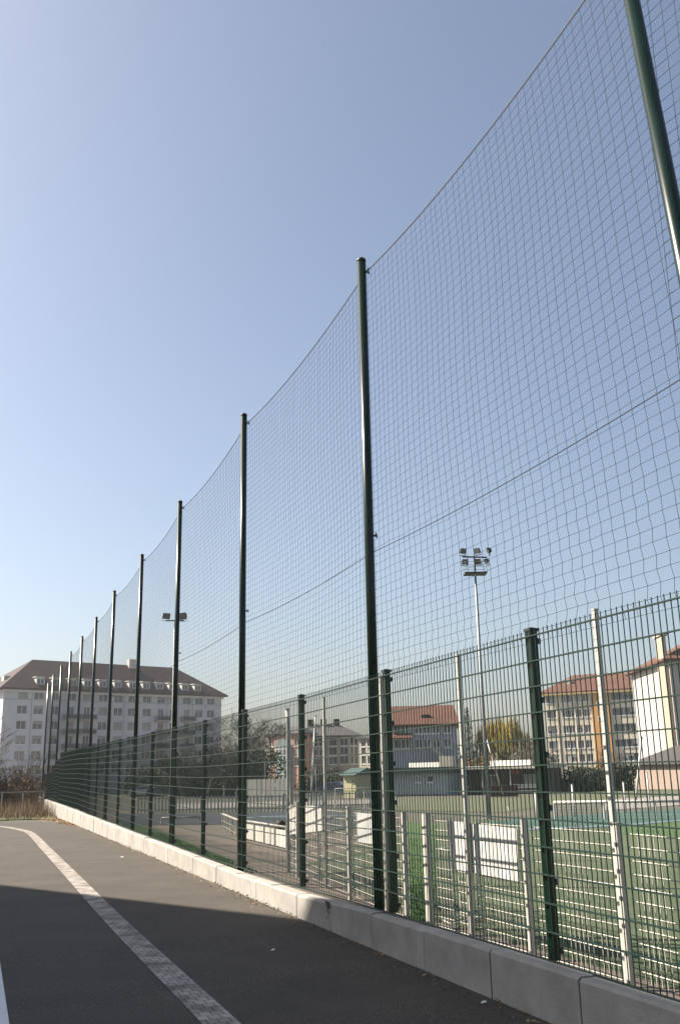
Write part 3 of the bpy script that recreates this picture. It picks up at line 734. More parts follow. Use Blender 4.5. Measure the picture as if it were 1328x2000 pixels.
# clubhouse: long low hall + wing with white fascia
CH = simple_building('clubhouse', 'long low grey clubhouse with dark green fascia and small windows', 'building', 703, 1503, 872, 1500, 93, 90, zf(93) - .1, mat('grey_cladding', (0.34, 0.36, 0.38), .7, .08, .8, stretch=(6, 1, .3)), DROOF, [813, 837], [1522], (.55, .6), 10, None, blinds=0)
b = MB(); b.box((-.3, -.55, CH.H - .42), (CH.L + .3, 10.2, CH.H + .1)); b.build('fascia', mat('fascia_green', (0.016, 0.045, 0.035), .5), CH.o)
b = MB(); u0, u1 = CH.u_of(766), CH.u_of(862); b.prism([(u0, 5.0, CH.H + .103), (u1, .4, CH.H + .103), (u1, 1.0, CH.H + .103), (u0, 5.6, CH.H + .103)], (0, 0, .42)); b.build('roof_parapet', WHITE, CH.o)
b = MB(); u = CH.u_of(866); b.box((u - .6, .4, CH.H + .103), (u + .6, 1.6, CH.H + 1.05)); b.build('chimney', CREAM, CH.o)
u0, u1 = CH.u_of(708), CH.u_of(726); zt = CH.z_of(716, 1516); zb_ = CH.z_of(716, 1545)
b = MB(); b.box((u0 - .1, -.06, zb_), (u1 + .1, -.003, zt + .12)); o = b.build('window', FRM[0], CH.o); b = MB(); b.box((u0 + .25, -.075, zb_ + .12), (u1 - .1, -.062, zt - .1)); b.build('pane', GLASS, o)
b = MB(); b.box((CH.u_of(742), -.09, CH.z_of(790, 1554) - .45), (CH.u_of(868), -.003, CH.z_of(790, 1552))); b.build('plinth', mat('plinth_dark', (0.12, 0.12, 0.115), .9), CH.o)
CW = simple_building('clubhouse_wing', 'open fronted clubhouse terrace with a white roof edge on posts', 'building', 873, 1499, 1062, 1495, 96, 92, zf(94) - .1, mat('brown_boards', (0.075, 0.055, 0.042), .85, .35, 1.2, stretch=(5, 1, .4)), DROOF, [900, 955, 1030], [1525], (1.3, 1.1), 7, None, blinds=.3)
b = MB(); b.box((-.2, -2.2, CW.H - .22), (CW.L + .4, 7.2, CW.H + .05)); b.build('roof', mat('beige_edge', (0.55, 0.50, 0.42), .8), CW.o)
b = MB(); b.prism([(CW.u_of(930), 4.2, CW.H + .053), (CW.u_of(1031), .4, CW.H + .053), (CW.u_of(1031), 1.0, CW.H + .053), (CW.u_of(930), 4.8, CW.H + .053)], (0, 0, .5)); b.build('roof_parapet', WHITE, CW.o)
for px in (905, 950, 1003, 1058):
    u = CW.u_of(px); b = MB(); b.tube([(u, -2.0, 0), (u, -2.0, CW.H - .22)], .05, 6); b.build('post', WHITE, CW.o)
b = MB(); u = CW.u_of(1001); b.box((u - .5, -.09, CW.z_of(1001, 1512)), (u + .5, -.003, CW.z_of(1001, 1502))); b.build('sign_panel', mat('red_panel', (0.36, 0.05, 0.02), .6), CW.o)
# yellow kiosk with pale green roof
KA, KB = at(671, 1517, 88.4), at(694, 1517, 87.4)
K = Bld('kiosk', 'small pale yellow kiosk with mint green roof beside the clubhouse', 'kiosk', KA, KB, zf(88))
hK = K.z_of(685, 1514)
K.wall(hK, 2.6, mat('yellow_render', (0.46, 0.43, 0.27), .85, .06, 1), [])
b = MB(); b.prism([(-.25, -.4, hK), (-.25, 3, hK), (-.25, 1.3, hK + .62)], (K.L + .5, 0, 0)); b.build('roof', mat('mint_roof', (0.055, 0.10, 0.085), .6), K.o)
b = MB(); b.box((.42, -.05, .05), (1.02, -.003, 1.75)); b.build('door', mat('kiosk_door', (0.50, 0.44, 0.24), .7), K.o)
b = MB(); b.box((1.08, -.05, hK - .75), (K.L - .1, -.003, hK - .35)); b.build('shutter', mat('kiosk_shutter', (0.25, 0.28, 0.22), .7), K.o)

# cream and orange block on the right
OB = simple_building('apartment_block', 'cream apartment block with orange stair strip and red hipped roof', 'building', 1060, 1354, 1250, 1343, 176, 168, zf(172), CREAM, RROOF, [1077, 1084.5, 1107, 1119, 1134, 1150, 1206, 1217, 1229, 1240], [1362, 1392, 1423, 1453, 1480], (1.05, 1.35), 12, ('hip', 3.4, 4.2, 4, .7), blinds=.25)
u0, u1 = OB.u_of(1163), OB.u_of(1196)
b = MB(); b.box((u0, -.35, .1), (u1, -.003, OB.H - .3)); b.build('stair_strip', ORANGE, OB.o)
for i, y in enumerate((1374, 1404, 1436, 1466)):
    z = OB.z_of(1175, y); u = OB.u_of(1177 + i * 1.3); b = MB(); b.box((u - .5, -.43, z - .45), (u + .5, -.353, z + .45)); o = b.build('window', FRM[0], OB.o); b = MB(); b.box((u - .4, -.45, z - .35), (u + .4, -.433, z + .3)); b.build('pane', GLASS, o)
b = MB(); b.box((-.1, -.75, OB.H - .55), (OB.L + .1, -.003, OB.H - .26)); b.build('eaves_board', mat('ochre_eaves', (0.42, 0.30, 0.12), .8), OB.o)
u = OB.u_of(1112); b = MB(); b.box((u - .4, 2.2, OB.H + .6), (u + .4, 3, OB.H + 2.4)); b.build('chimney', WHITE, OB.o)
for px in (1092, 1128, 1160, 1200): 
    u = OB.u_of(px); b = MB(); b.tube([(u, -.07, .2), (u, -.07, OB.H - .6)], .06, 6); b.build('drainpipe', CREAM, OB.o)
# tall white building at the right edge: corner towards the camera, lit side on the left
ca = at(1231, 1304, 139); cb_ = at(1306, 1300, 120); 
TB = Bld('tall_apartment_block', 'tall white apartment building with red roof at the right edge', 'building', ca, cb_, zf(125))
TH = (ca.z + cb_.z) / 2 - zf(125)
TB.wall(TH, 14, mat('bright_render', (0.40, 0.375, 0.34), .9, .05, .4), [])
TB.hip(TH, 14, TB.z_of(1285, 1262, 5) - TH, .9, RROOF, TB.L * .5, TB.L * .4)
b = MB(); b.box((TB.L - 3.4, -.5, 0), (TB.L - .35, -.003, TH + 3.0)); b.build('chimney_stack', mat('cream_stack', (0.33, 0.275, 0.20), .9, .06, .5), TB.o)
b = MB(); b.box((TB.L - 3.6, -.7, TH + 3.0), (TB.L - .2, .3, TH + 3.25)); b.build('stack_cap', WHITE, TB.o)
for xx, yy in ((TB.L - 1.6, 5.5), (TB.L + .2, 7)): b = MB(); b.box((xx - .6, yy, TH), (xx + .6, yy + .9, TH + 4.6)); b.build('chimney', WHITE, TB.o)
for k in range(4):
    for j in range(4):
        zz = 2.2 + k * 3.0; yy = 2.2 + j * 3.1
        b = MB(); b.box((TB.L + .003, yy, zz), (TB.L + .06, yy + 1.3, zz + 1.4)); o = b.build('window', FRM[0], TB.o); b = MB(); b.box((TB.L + .062, yy + .1, zz + .1), (TB.L + .075, yy + 1.2, zz + 1.3)); b.build('pane', GLASS, o)
b = MB(); b.tube([(.5, -.08, .2), (.5, -.08, TH - .4)], .08, 6); b.build('drainpipe', FRM[1], TB.o)
# garage in front of it
GA = Bld('garage', 'low pink walled garage with grey sloping roof below the tall white building', 'garage', at(1236, 1492, 108), at(1330, 1492, 100), zf(104))
gh = GA.z_of(1280, 1491)
GA.wall(gh, 6, mat('pink_render', (0.26, 0.20, 0.165), .9, .06, .6), [], L=GA.L)
b = MB(); b.prism([(-.3, -.5, gh), (-.3, 6, gh + 1.9), (-.3, 6, gh + 1.75), (-.3, -.5, gh - .12)], (GA.L + .6, 0, 0)); b.build('roof', mat('grey_tiles', (0.045, 0.040, 0.038), .85, .2, 1), GA.o)

# ------------------------------------------------------------------ floodlight masts
def floodlight(b0, direction, tilt, size=.34):
    pass
def lamp_part(parent, pos, yaw, pitch, w_=.42, h_=.34, d_=.2):
    R = Matrix.Rotation(yaw, 3, 'Z') @ Matrix.Rotation(pitch, 3, 'X')
    pos = Vector(pos)
    f = lambda x, y, z: pos + R @ Vector((x, y, z))
    b = MB()
    b.add([f(-w_ / 2, 0, -h_ / 2), f(w_ / 2, 0, -h_ / 2), f(w_ / 2, 0, h_ / 2), f(-w_ / 2, 0, h_ / 2), f(-w_ * .3, d_, -h_ * .3), f(w_ * .3, d_, -h_ * .3), f(w_ * .3, d_, h_ * .3), f(-w_ * .3, d_, h_ * .3)],
          [(0, 1, 2, 3), (4, 7, 6, 5), (0, 4, 5, 1), (1, 5, 6, 2), (2, 6, 7, 3), (3, 7, 4, 0)])
    o = b.build('floodlight', DARK, parent)
    b = MB(); b.add([f(-w_ * .45, -.006, -h_ * .45), f(w_ * .45, -.006, -h_ * .45), f(w_ * .45, -.006, h_ * .45), f(-w_ * .45, -.006, h_ * .45)], [(0, 1, 2, 3)]); b.build('lens', LAMPG, o)
    b = MB(); b.tube([f(-w_ / 2 - .02, .05, 0), f(-w_ / 2 - .02, .05, -h_ * .8), f(w_ / 2 + .02, .05, -h_ * .8), f(w_ / 2 + .02, .05, 0)], .018, 5); b.build('bracket', GALV, o)
mb = G(955, 1600); md_ = mb.y
def zpix(px, py, base): return at(px, py, base.y).z - base.z
mast = empty('floodlight_mast', mb, 'tall grey steel floodlight mast with six lamps and a platform behind the fence', 'floodlight mast')
HT = zpix(926, 1088, mb)
ms = md_ / F_PX * 1.03                       # metres per pixel there
dxtop = (at(926, 1088, md_) - mb).x
tip = Vector((dxtop * .15, 0, HT))
b = MB(); b.tube([(0, 0, -.2), (0, 0, HT * .33), tip], [.095, .072, .034], 12); b.build('pole', GALV, mast, smooth=True)
b = MB(); b.box((-.2, -.2, -.05), (.2, .2, .03)); b.build('base_plate', GALV, mast)
b = MB(); b.tube([tip + Vector((-.46, 0, .02)), tip + Vector((.48, 0, -.02))], .03, 8); b.build('crossbar', DARK, mast)
for dx, dz, yw, pt in ((-.40, .24, .5, .25), (.10, .24, -.7, .2), (.52, .24, -1.9, .1), (-.36, -.18, .2, .5), (.12, -.18, -.2, .5), (.40, -.2, -1.5, .5)): lamp_part(mast, tip + Vector((dx, 0, dz)), yw, pt, .24, .21, .15)
pz = HT - 33 * ms
b = MB(); pc = Vector((tip.x * .9, 0, pz)); b.obox(pc, (.42, 0, 0), (0, .3, 0), (0, 0, .025))
b.build('platform', DARK, mast)
b = MB()
for sx in (-1, 1):
    for sy in (-1, 1): b.tube([pc + Vector((sx * .41, sy * .29, 0)), pc + Vector((sx * .41, sy * .29, .42))], .008, 4)
for z in (.22, .42): b.tube([pc + Vector((x * .41, y * .29, z)) for x, y in ((-1, -1), (1, -1), (1, 1), (-1, 1), (-1, -1))], .008, 4)
b.build('guard_rail', GALV, mast)
b = MB()
for i in range(40): z = .8 + i * .17; b.box((-.012, -.14, z), (.012, -.09, z + .02)) if z < pz else None
b.build('step_rung', GALV, mast)
# second, farther mast seen beside a pole
m2 = G(334, 1589); m2 = at(334, 1589, 62); m2.z = field_z(m2)
mast2 = empty('floodlight_mast', m2, 'slim pale floodlight mast with two dark lamps beside the third tall pole', 'floodlight mast')
H2 = zpix(344, 1212, m2)
x2 = (at(342, 1212, 62) - m2).x
b = MB(); b.tube([(0, 0, -.2), (x2 * .5, 0, H2 * .5), (x2, 0, H2)], [.10, .08, .05], 10); b.build('pole', mat('pale_mast', (0.34, 0.34, 0.33), .5), mast2, smooth=True)
b = MB(); b.tube([(x2 - .62, 0, H2), (x2 + .62, 0, H2)], .045, 6); b.build('crossbar', DARK, mast2)
lamp_part(mast2, (x2 - .55, 0, H2 + .30), .6, .35, .5, .4, .3); lamp_part(mast2, (x2 + .48, 0, H2 + .28), -.5, .35, .5, .45, .3)

# ------------------------------------------------------------------ other poles, rails, palings inside the ground
def round_pole(name, label, cat, p0, p1, r, m, group=None, n=8):
    t = empty(name, p0, label, cat, group); b = MB(); b.tube([(0, 0, -.1), tuple(p1 - p0)], r, n); b.build('shaft', m, t, smooth=True)
    b = MB(); b.tube([tuple(p1 - p0), tuple(p1 - p0 + Vector((0, 0, .03)))], r * 1.25, n); b.build('cap', m, t); return t
def gp(px, py, top): a = G(px, py); b_ = at(top[0], top[1], a.y); return a, b_
ROPE = mat('grey_post', (0.46, 0.45, 0.42), .6, .12, 6)
a, c = gp(574, 1640, (561, 1386)); round_pole('training_pole', 'thick pale pole leaning left behind the white fence', 'pole', a, c, .055, ROPE)
a, c = gp(605, 1610, (616, 1399)); round_pole('training_pole', 'thin pale pole leaning right behind a white fence board', 'pole', a, c, .035, ROPE)
a, c = gp(618, 1600, (616, 1500)); round_pole('training_pole', 'short thin upright pole between two leaning poles', 'pole', a, c, .03, ROPE)
for (x, y0_, y1_) in ((482.5, 1558, 1466), (498.5, 1557, 1466), (517.5, 1562, 1488)):
    a = G(x, y0_); c = at(x - .6, y1_, a.y)
    round_pole('flag_pole', {482.5: 'slim white pole nearest the second tall green pole, before dark trees', 498.5: 'slim white pole in the middle of three before dark trees', 517.5: 'shortest slim white pole, left of the peach house'}[x], 'pole', a, c, .05 if x < 490 else .035, WHITE, 'slim white poles before the trees')
for (x, y0_, y1_, xt, lb) in ((1121, 1596, 1533, 1116.5, 'thin white post standing left on the far turf edge'), (1222, 1588, 1528, 1216.5, 'thin white post standing right on the far turf edge'), (1270, 1584, 1510, 1262, 'thin white post before the pale yard at the right'), (1048, 1598, 1550, 1045, 'thin white post holding the end of the far white rail')):
    a = G(x, y0_); c = at(xt, y1_, a.y); round_pole('rail_post', lb, 'post', a, c, .035, WHITE)
a = G(1238, 1586); c = at(1252, 1440, a.y); round_pole('lamp_pole', 'slim pale pole leaning right in front of the garage', 'pole', a, c, .045, WHITE)
a = G(955, 1596) + Vector((1.6, 2.0, 0)); c = at(951, 1440, a.y)
a = at(979, 1540, 60); a.z = field_z(a); c = at(950, 1443, 60); round_pole('slanting_pole', 'thin white pole slanting down behind the floodlight mast', 'pole', at(981, 1548, 60), c, .045, WHITE)
a = G(998, 1592); c = at(991, 1575, a.y); round_pole('training_pole', 'short pale stick leaning in the grass behind the white board', 'pole', a, c, .022, WHITE)

def rail(name, label, pts, h, r, m, posts, cat='rail', infill=False):
    t = empty(name, pts[0], label, cat); o0 = pts[0]
    b = MB(); b.tube([p - o0 + Vector((0, 0, h)) for p in pts], r, 8); b.build('top_rail', m, t, smooth=True)
    P, Q = pts[0], pts[-1]
    for i in range(posts):
        p = P.lerp(Q, i / (posts - 1)) - o0; b = MB(); b.tube([p + Vector((0, 0, -.1)), p + Vector((0, 0, h))], r * .9, 6); b.build('post', m, t)
    return t
# white low goal/rail at the far right of the turf
gA = G(1083, 1602); 
hg = zpix(1083, 1567, gA); gB = G(1345, 1601); gB = gA + (gB - gA) * 1.15
rail('low_goal', 'low white goal crossbar with grey net lying on the turf at the right', [gA, gB], hg, .05, WHITE, 4, 'goal')
b = MB(); g2 = bpy.data.objects['low_goal']; off = Vector((.2, 1.2, 0))
for i in range(40):
    p = (gB - gA) * (i / 39); b.tube([p + Vector((0, 0, hg)), p + off + Vector((0, 0, .02))], .006, 3)
for k in range(6): q_ = off * (k / 5) + Vector((0, 0, hg * (1 - k / 5) + .01)); b.tube([q_, q_ + (gB - gA)], .006, 3)
b.build('netting', mat('grey_net', (0.25, 0.26, 0.28), .8), g2)
# white paling fence far behind on the left
def paling(name, label, pa, pb, h, step, m, rw=.035, cat='fence'):
    t = empty(name, pa, label, cat); d = (pb - pa); n = max(2, int(d.length / step)); b = MB(); b2 = MB()
    u = Vector((d.x, d.y, 0)).normalized()
    for i in range(n + 1):
        p = d * (i / n); b.obox(p + Vector((0, 0, h / 2)), u * rw, Vector((-u.y, u.x, 0)) * .012, (0, 0, h / 2))
    for z in (h * .2, h * .9): b2.obox(d / 2 + Vector((-u.y, u.x, 0)) * .03 + Vector((0, 0, z)), u * (Vector((d.x, d.y, 0)).length / 2) + Vector((0, 0, d.z / 2)), Vector((-u.y, u.x, 0)) * .014, (0, 0, .03))
    b.build('paling', m, t); b2.build('rail', m, t); return t
PALE = mat('pale_paling', (0.40, 0.40, 0.37), .7, .1, 2)
pa, pb = G(270, 1589), G(560, 1585)
paling('paling_fence', 'pale paling fence running behind the blue grey court', pa, pb, .82, .19, PALE)
pa, pb = G(555, 1581), G(775, 1576); 
t = paling('paling_fence', 'pale paling fence in front of the yellow kiosk', pa, pb, .85, .16, PALE)
pa, pb = at(480, 1562, 88), at(562, 1562, 84)
for p in (pa, pb): p.z = field_z(p)
b = MB(); o0 = pa; d = pb - pa
ph = paling('screen_fence', 'tall grey sheet metal screen fence below the peach house', pa, pb, 1.75, .6, mat('sheet_metal', (0.17, 0.175, 0.165), .6, .12, .8), .285)
pa, pb = G(655, 1582), G(768, 1579)
rail('kiosk_rail', 'white tube railing in front of the yellow kiosk', [pa, pb], 1.05, .025, WHITE, 3)
# small white goal near the left court
gp_ = G(316, 1612); hh = zpix(316, 1598, gp_)
rail('small_goal', 'small white goal frame at the edge of the court', [gp_, gp_ + Vector((1.3, .5, 0))], hh, .035, WHITE, 2, 'goal')
# bench and bin by the clubhouse terrace
bn = G(1000, 1571); bn = at(984, 1560, 75); bn.z = field_z(bn)
t = empty('storage_box', bn, 'long dark maroon storage box standing by the clubhouse terrace', 'box')
b = MB(); b.prism([(-1.0, 0, .08), (1.1, 0, .08), (1.1, 0, .75), (1.0, 0, .85), (-.9, 0, .85), (-1.0, 0, .75)], (0, .8, 0)); b.build('body', mat('maroon', (0.06, 0.018, 0.02), .5), t)
b = MB(); b.box((-1.05, -.03, .853), (1.15, .83, .9)); b.build('lid', DARK, t)
bn = at(1030, 1562, 80); bn.z = field_z(bn)
t = empty('bench', bn, 'white slatted bench on the grass by the terrace', 'bench')
for z, y in ((.42, 0), (.42, .16), (.42, .32), (.62, .42), (.8, .46)): b = MB(); b.box((-1.0, y, z), (1.2, y + .12 if z < .5 else y + .03, z + (.03 if z < .5 else .12))); b.build('slat', WHITE, t)
for x in (-.9, 1.05): b = MB(); b.box((x, 0, 0), (x + .05, .42, .42)); b.build('leg', GALV, t)

# ------------------------------------------------------------------ parked cars
def car(loc, rz, col, label, sc=1.0, dark=False):
    t = empty('parked_car', loc, label, 'car', 'cars parked beyond the court', rz)
    cm = mat('car_' + label.split()[0], col, .3, .05, 2, spec=.6)
    prof = [(-2.0, .32), (-2.05, .62), (-1.9, .86), (-1.2, .95), (-.65, 1.38), (.75, 1.42), (1.45, .98), (2.0, .9), (2.08, .6), (2.02, .32)]
    b = MB()
    for i in range(1):
        A = [(x, -.82 + (.14 if z > 1.2 else 0), z) for x, z in prof]; Bq = [(x, .82 - (.14 if z > 1.2 else 0), z) for x, z in prof]; k = len(prof)
        b.add(A + Bq, [tuple(range(k)), tuple(range(2 * k - 1, k - 1, -1))] + [(i_, k + i_, k + (i_ + 1) % k, (i_ + 1) % k) for i_ in range(k)])
    b.build('body', cm, t)
    for sy in (-1, 1):
        b = MB(); y = sy * .80; b.prism([(-.98, y * .995, 1.0), (-.58, y * .90, 1.33), (.68, y * .90, 1.36), (1.2, y * .995, 1.0)], (0, sy * .03, 0)); b.build('side_window', GLASS, t)
        for x in (-1.3, 1.28):
            b = MB(); b.tube([(x, sy * .66, .31), (x, sy * .85, .31)], .31, 14); o = b.build('wheel', DARK, t); b = MB(); b.tube([(x, sy * .851, .31), (x, sy * .87, .31)], .19, 10); b.build('rim', GALV, o)
    for x, nm, m_ in ((-2.07, 'headlight', LAMPG), (2.09, 'tail_light', mat('tail_red', (.3, .01, .01), .3))):
        for sy in (-1, 1): b = MB(); b.box((x - .02, sy * .6 - .15, .6), (x + .02, sy * .6 + .15, .74)); b.build(nm, m_, t)
def carat(px, py, d, rz, col, label): p = at(px, py, d); p.z = field_z(p); car(p, rz, col, label)
carat(283, 1556, 128, .15, (.62, .63, .65), 'white parked car half hidden behind the fence under the trees')
carat(318, 1558, 126, .12, (.10, .13, .18), 'dark blue parked car beside the white one under the trees')
carat(385, 1556, 132, .8, (.70, .70, .68), 'pale parked car shining in the sun before the dark hedge')
carat(652, 1552, 112, -.2, (.07, .085, .10), 'dark grey parked car left of the yellow kiosk')

# ------------------------------------------------------------------ trees and bushes
def bare_tree(seed, h, spread=.55, levels=5, r0=.16, upright=.4, trunk_h=.28):
    rg = random.Random(seed); bt = MB(); bc = MB()
    def grow(p, d, L, r, lv):
        n = 3; pts = [p]; dd = d.copy()
        for i in range(n):
            dd = (dd + Vector((rg.gauss(0, .16), rg.gauss(0, .16), rg.gauss(.05, .10)))).normalized(); pts.append(pts[-1] + dd * (L / n))
        rs = [max(.011, r * (1 - .45 * i / n)) for i in range(n + 1)]
        (bt if lv == 0 else bc).tube(pts, rs, 8 if lv == 0 else 5 if lv < 2 else 3, cap=False)
        if lv >= levels: return
        k = rg.randint(3, 4) if lv < 3 else rg.randint(3, 5)
        for j in range(k):
            t = rg.uniform(.35, 1.0) if j else 1.0
            idx = min(n - 1, int(t * n)); q = pts[idx].lerp(pts[idx + 1], t * n - idx)
            a = rg.uniform(0, 6.28); sd_ = Vector((math.cos(a), math.sin(a), 0))
            nd = (dd * (1 - spread) + sd_ * spread + Vector((0, 0, upright * .3))).normalized()
            grow(q, nd, L * rg.uniform(.58, .82), rs[-1] * rg.uniform(.5, .8), lv + 1)
    grow(Vector((0, 0, -.2)), Vector((rg.gauss(0, .04), rg.gauss(0, .04), 1)).normalized(), h * trunk_h, r0, 0)
    return bt, bc
BARK = mat('bark', (0.085, 0.070, 0.055), .95, .3, 4); TWIG = mat('twigs', (0.115, 0.095, 0.080), .95, .3, 1.5); TWIGD = mat('dark_twigs', (0.050, 0.045, 0.038), .95, .3, 1.5)
def tree_from(name, label, loc, bt, bc, mt, mc, cat='tree', group=None, rz=0, sc=1):
    t = empty(name, loc, label, cat, group, rz); t.scale = (sc, sc, sc)
    if bt.v: bt.build('trunk', mt, t)
    bc.build('crown', mc, t); return t
protos = {}
def plant_bare(key, label, px, d, top_px, mc=TWIG, levels=5, seed=1, name='bare_tree', rz=0.0, spread=.55, trunk_h=.28, r0=.16):
    p = at(px, 1500, d); p.z = field_z(p)
    h = at(px, top_px, d).z - p.z
    k = (key, mc.name)
    if k not in protos:
        bt, bc = bare_tree(seed, 8.0, spread, levels, r0, trunk_h=trunk_h)
        zs = max(v[2] for v in bc.v)
        protos[k] = (bt.mesh('trunk', BARK), bc.mesh('crown', mc), zs)
    tm, cm, zs = protos[k]
    t = empty(name, p, label, 'tree', 'bare trees around the sports ground', rz); s_ = h / zs; t.scale = (s_, s_, s_)
    link('trunk', tm, t); link('crown', cm, t)
plant_bare('a', 'bare tree standing close to the right end of the white apartment block', 449, 120, 1392, seed=3)
plant_bare('b', 'bare tree with fine pale twigs against the sky right of the second tall pole', 488, 112, 1380, seed=5)
plant_bare('a', 'smaller bare tree between the second tall pole and the peach house', 515, 108, 1425, seed=3, rz=2.1)
plant_bare('c', 'dark bare tree behind the fence below the white block right end', 405, 102, 1432, TWIGD, seed=8)
plant_bare('b', 'dark bare tree standing left of the third tall pole', 318, 118, 1462, TWIGD, seed=5, rz=1.0)
plant_bare('c', 'dark bare tree right of the third tall pole above the parked cars', 362, 108, 1440, TWIGD, seed=8, rz=2.4)
plant_bare('a', 'dark bare tree above the white parked car', 285, 116, 1470, TWIGD, seed=3, rz=4)
plant_bare('b', 'dark bare tree behind the second tall pole', 462, 96, 1435, TWIGD, seed=5, rz=3.0)
plant_bare('c', 'bare brown tree between the yellow willow and the cream block', 1020, 104, 1415, seed=8, rz=1.3)
plant_bare('a', 'bare tree in front of the cream apartment block', 1068, 100, 1440, seed=3, rz=.4)
plant_bare('b', 'bare tree before the orange stair strip', 1196, 98, 1452, seed=5, rz=5.0)
plant_bare('c', 'leafless tree by the grey apartments', 640, 150, 1455, seed=8, rz=3.6)
plant_bare('a', 'leafless tree at the left edge beyond the white block', -34, 160, 1400, seed=3, rz=3.3)

def leaf_cloud(n, fn, size, seed, flat=.0):
    rg = random.Random(seed); b = MB()
    for i in range(n):
        p = Vector(fn(rg)); s_ = size * rg.uniform(.6, 1.4)
        u = Vector((rg.gauss(0, 1), rg.gauss(0, 1), rg.gauss(0, 1))).normalized(); v = u.orthogonal().normalized(); v = Matrix.Rotation(rg.uniform(0, 6.28), 3, u) @ v; w_ = u.cross(v)
        b.add([p + v * s_, p + w_ * s_ * .6, p - v * s_, p - w_ * s_ * .6], [(0, 1, 2, 3)], 0 if rg.random() < .6 else 1)
    return b
def blob_fn(L, dp, h, lump=5, seed=2):
    rg0 = random.Random(seed); cs = [(rg0.uniform(0, L), rg0.uniform(-dp / 2, dp / 2), rg0.uniform(.3, .78) * h, rg0.uniform(.28, .46) * h) for _ in range(lump)]
    def fn(rg):
        x, y, z, r = rg.choice(cs); a = rg.uniform(0, 6.28); c = rg.uniform(-1, 1); q_ = math.sqrt(1 - c * c); k = r * rg.uniform(.55, 1.05)
        return (x + k * q_ * math.cos(a) * 1.25, y + k * q_ * math.sin(a), max(.02, z + k * c))
    return fn
def solid_core(L, dp, h):
    b = MB(); b.prism([(L * .04, -dp * .3, 0), (L * .96, -dp * .3, 0), (L * .93, -dp * .25, h * .55), (L * .6, -dp * .2, h * .62), (L * .3, -dp * .2, h * .58), (L * .07, -dp * .25, h * .5)], (0, dp * .5, 0)); return b
HD = [mat('hedge_dark', (0.020, 0.032, 0.014), .9, .35, 3), mat('hedge_mid', (0.040, 0.055, 0.022), .9, .35, 3)]
def hedge(name, label, pxa, pxb, d, ybot, ytop, n, mats, seed, lump=9, size=.16, cat='hedge', dp=2.0):
    pa, pb = at(pxa, ybot, d), at(pxb, ybot, d); pa.z = field_z(pa); L_ = (pb - pa).length; h = at(pxa, ytop, d).z - pa.z
    t = empty(name, pa, label, cat, rz=math.atan2(pb.y - pa.y, pb.x - pa.x))
    leaf_cloud(n, blob_fn(L_, dp, h, lump, seed), size, seed).build('foliage', mats, t)
    solid_core(L_, dp, h).build('branches', HD[0], t)
hedge('hedge', 'dark clipped hedge below the cream apartment block', 1095, 1185, 98, 1545, 1500, 2600, HD, 3, 14, .13)
hedge('round_bush', 'rounded dark evergreen bush at the right end of the hedge', 1178, 1236, 97, 1545, 1495, 2400, HD, 5, 9, .13, 'bush')
hedge('hedge', 'dark evergreen hedge behind the parked cars', 255, 330, 134, 1545, 1500, 1900, HD, 7, 12, .2)
hedge('shrubbery', 'dark shrubs under the bare trees behind the third tall pole', 335, 440, 112, 1550, 1478, 3600, HD, 9, 16, .18, 'bush', 3)
hedge('shrubbery', 'dark shrubs under the bare trees left of the peach house', 436, 524, 104, 1550, 1468, 3200, HD, 11, 14, .17, 'bush', 3)
hedge('shrub', 'low brown green shrub in front of the grey apartments', 592, 668, 135, 1552, 1506, 1500, [HD[1], mat('brown_foliage', (0.075, 0.055, 0.03), .9, .3, 3)], 13, 10, .16, 'bush')
BR = [mat('rust_foliage', (0.16, 0.085, 0.03), .9, .3, 2), mat('olive_foliage', (0.11, 0.10, 0.03), .9, .3, 2)]
hedge('shrub', 'rusty brown shrub behind the clubhouse terrace', 880, 960, 104, 1540, 1478, 2200, BR, 15, 9, .14, 'bush')
hedge('shrub', 'brown shrub between the terrace roof and the cream block', 975, 1062, 106, 1540, 1462, 2200, [mat('brown_foliage', (0.075, 0.055, 0.03), .9, .3, 3), BR[1]], 17, 9, .14, 'bush')
# yellow willow
WY = [mat('willow_yellow', (0.33, 0.24, 0.035), .9, .25, 1.5), mat('willow_olive', (0.17, 0.15, 0.035), .9, .25, 1.5)]
pw = at(985, 1500, 112); pw.z = field_z(pw); hw = at(985, 1402, 112).z - pw.z
t = empty('willow_tree', pw, 'yellow green willow behind the clubhouse terrace', 'tree')
b = MB(); b.tube([(0, 0, -.2), (.1, 0, hw * .3), (0, .1, hw * .62)], [.3, .22, .12], 8)
rg = random.Random(4)
for i in range(9): a = i * .7; b.tube([(0, 0, hw * .35), (math.cos(a) * 1.2, math.sin(a) * 1.2, hw * .6), (math.cos(a) * 2.3, math.sin(a) * 2.3, hw * .75)], [.1, .06, .03], 5)
b.build('trunk', BARK, t)
b = MB()
for i in range(1500):
    a = rg.uniform(0, 6.28); lob = 1 + .22 * math.sin(3 * a + 1) + .15 * math.sin(7 * a); r = 2.9 * lob * math.sqrt(rg.random()); zt = hw * (.93 - .026 * r * r) + .7 * math.sin(r * 2.1 + 3 * a) + rg.gauss(0, .4); x, y = r * math.cos(a), r * math.sin(a); ln = rg.uniform(.8, 2.4)
    p = Vector((x, y, zt)); q_ = p + Vector((x * .06 + rg.gauss(0, .1), y * .06 + rg.gauss(0, .1), -ln)); wv = Vector((rg.gauss(0, 1), rg.gauss(0, 1), 0)).normalized() * rg.uniform(.02, .05)
    b.add([p - wv * .4, p + wv * .4, q_ + wv, q_ - wv], [(0, 1, 2, 3)], 0 if rg.random() < .62 else 1)
b.build('crown', WY, t)
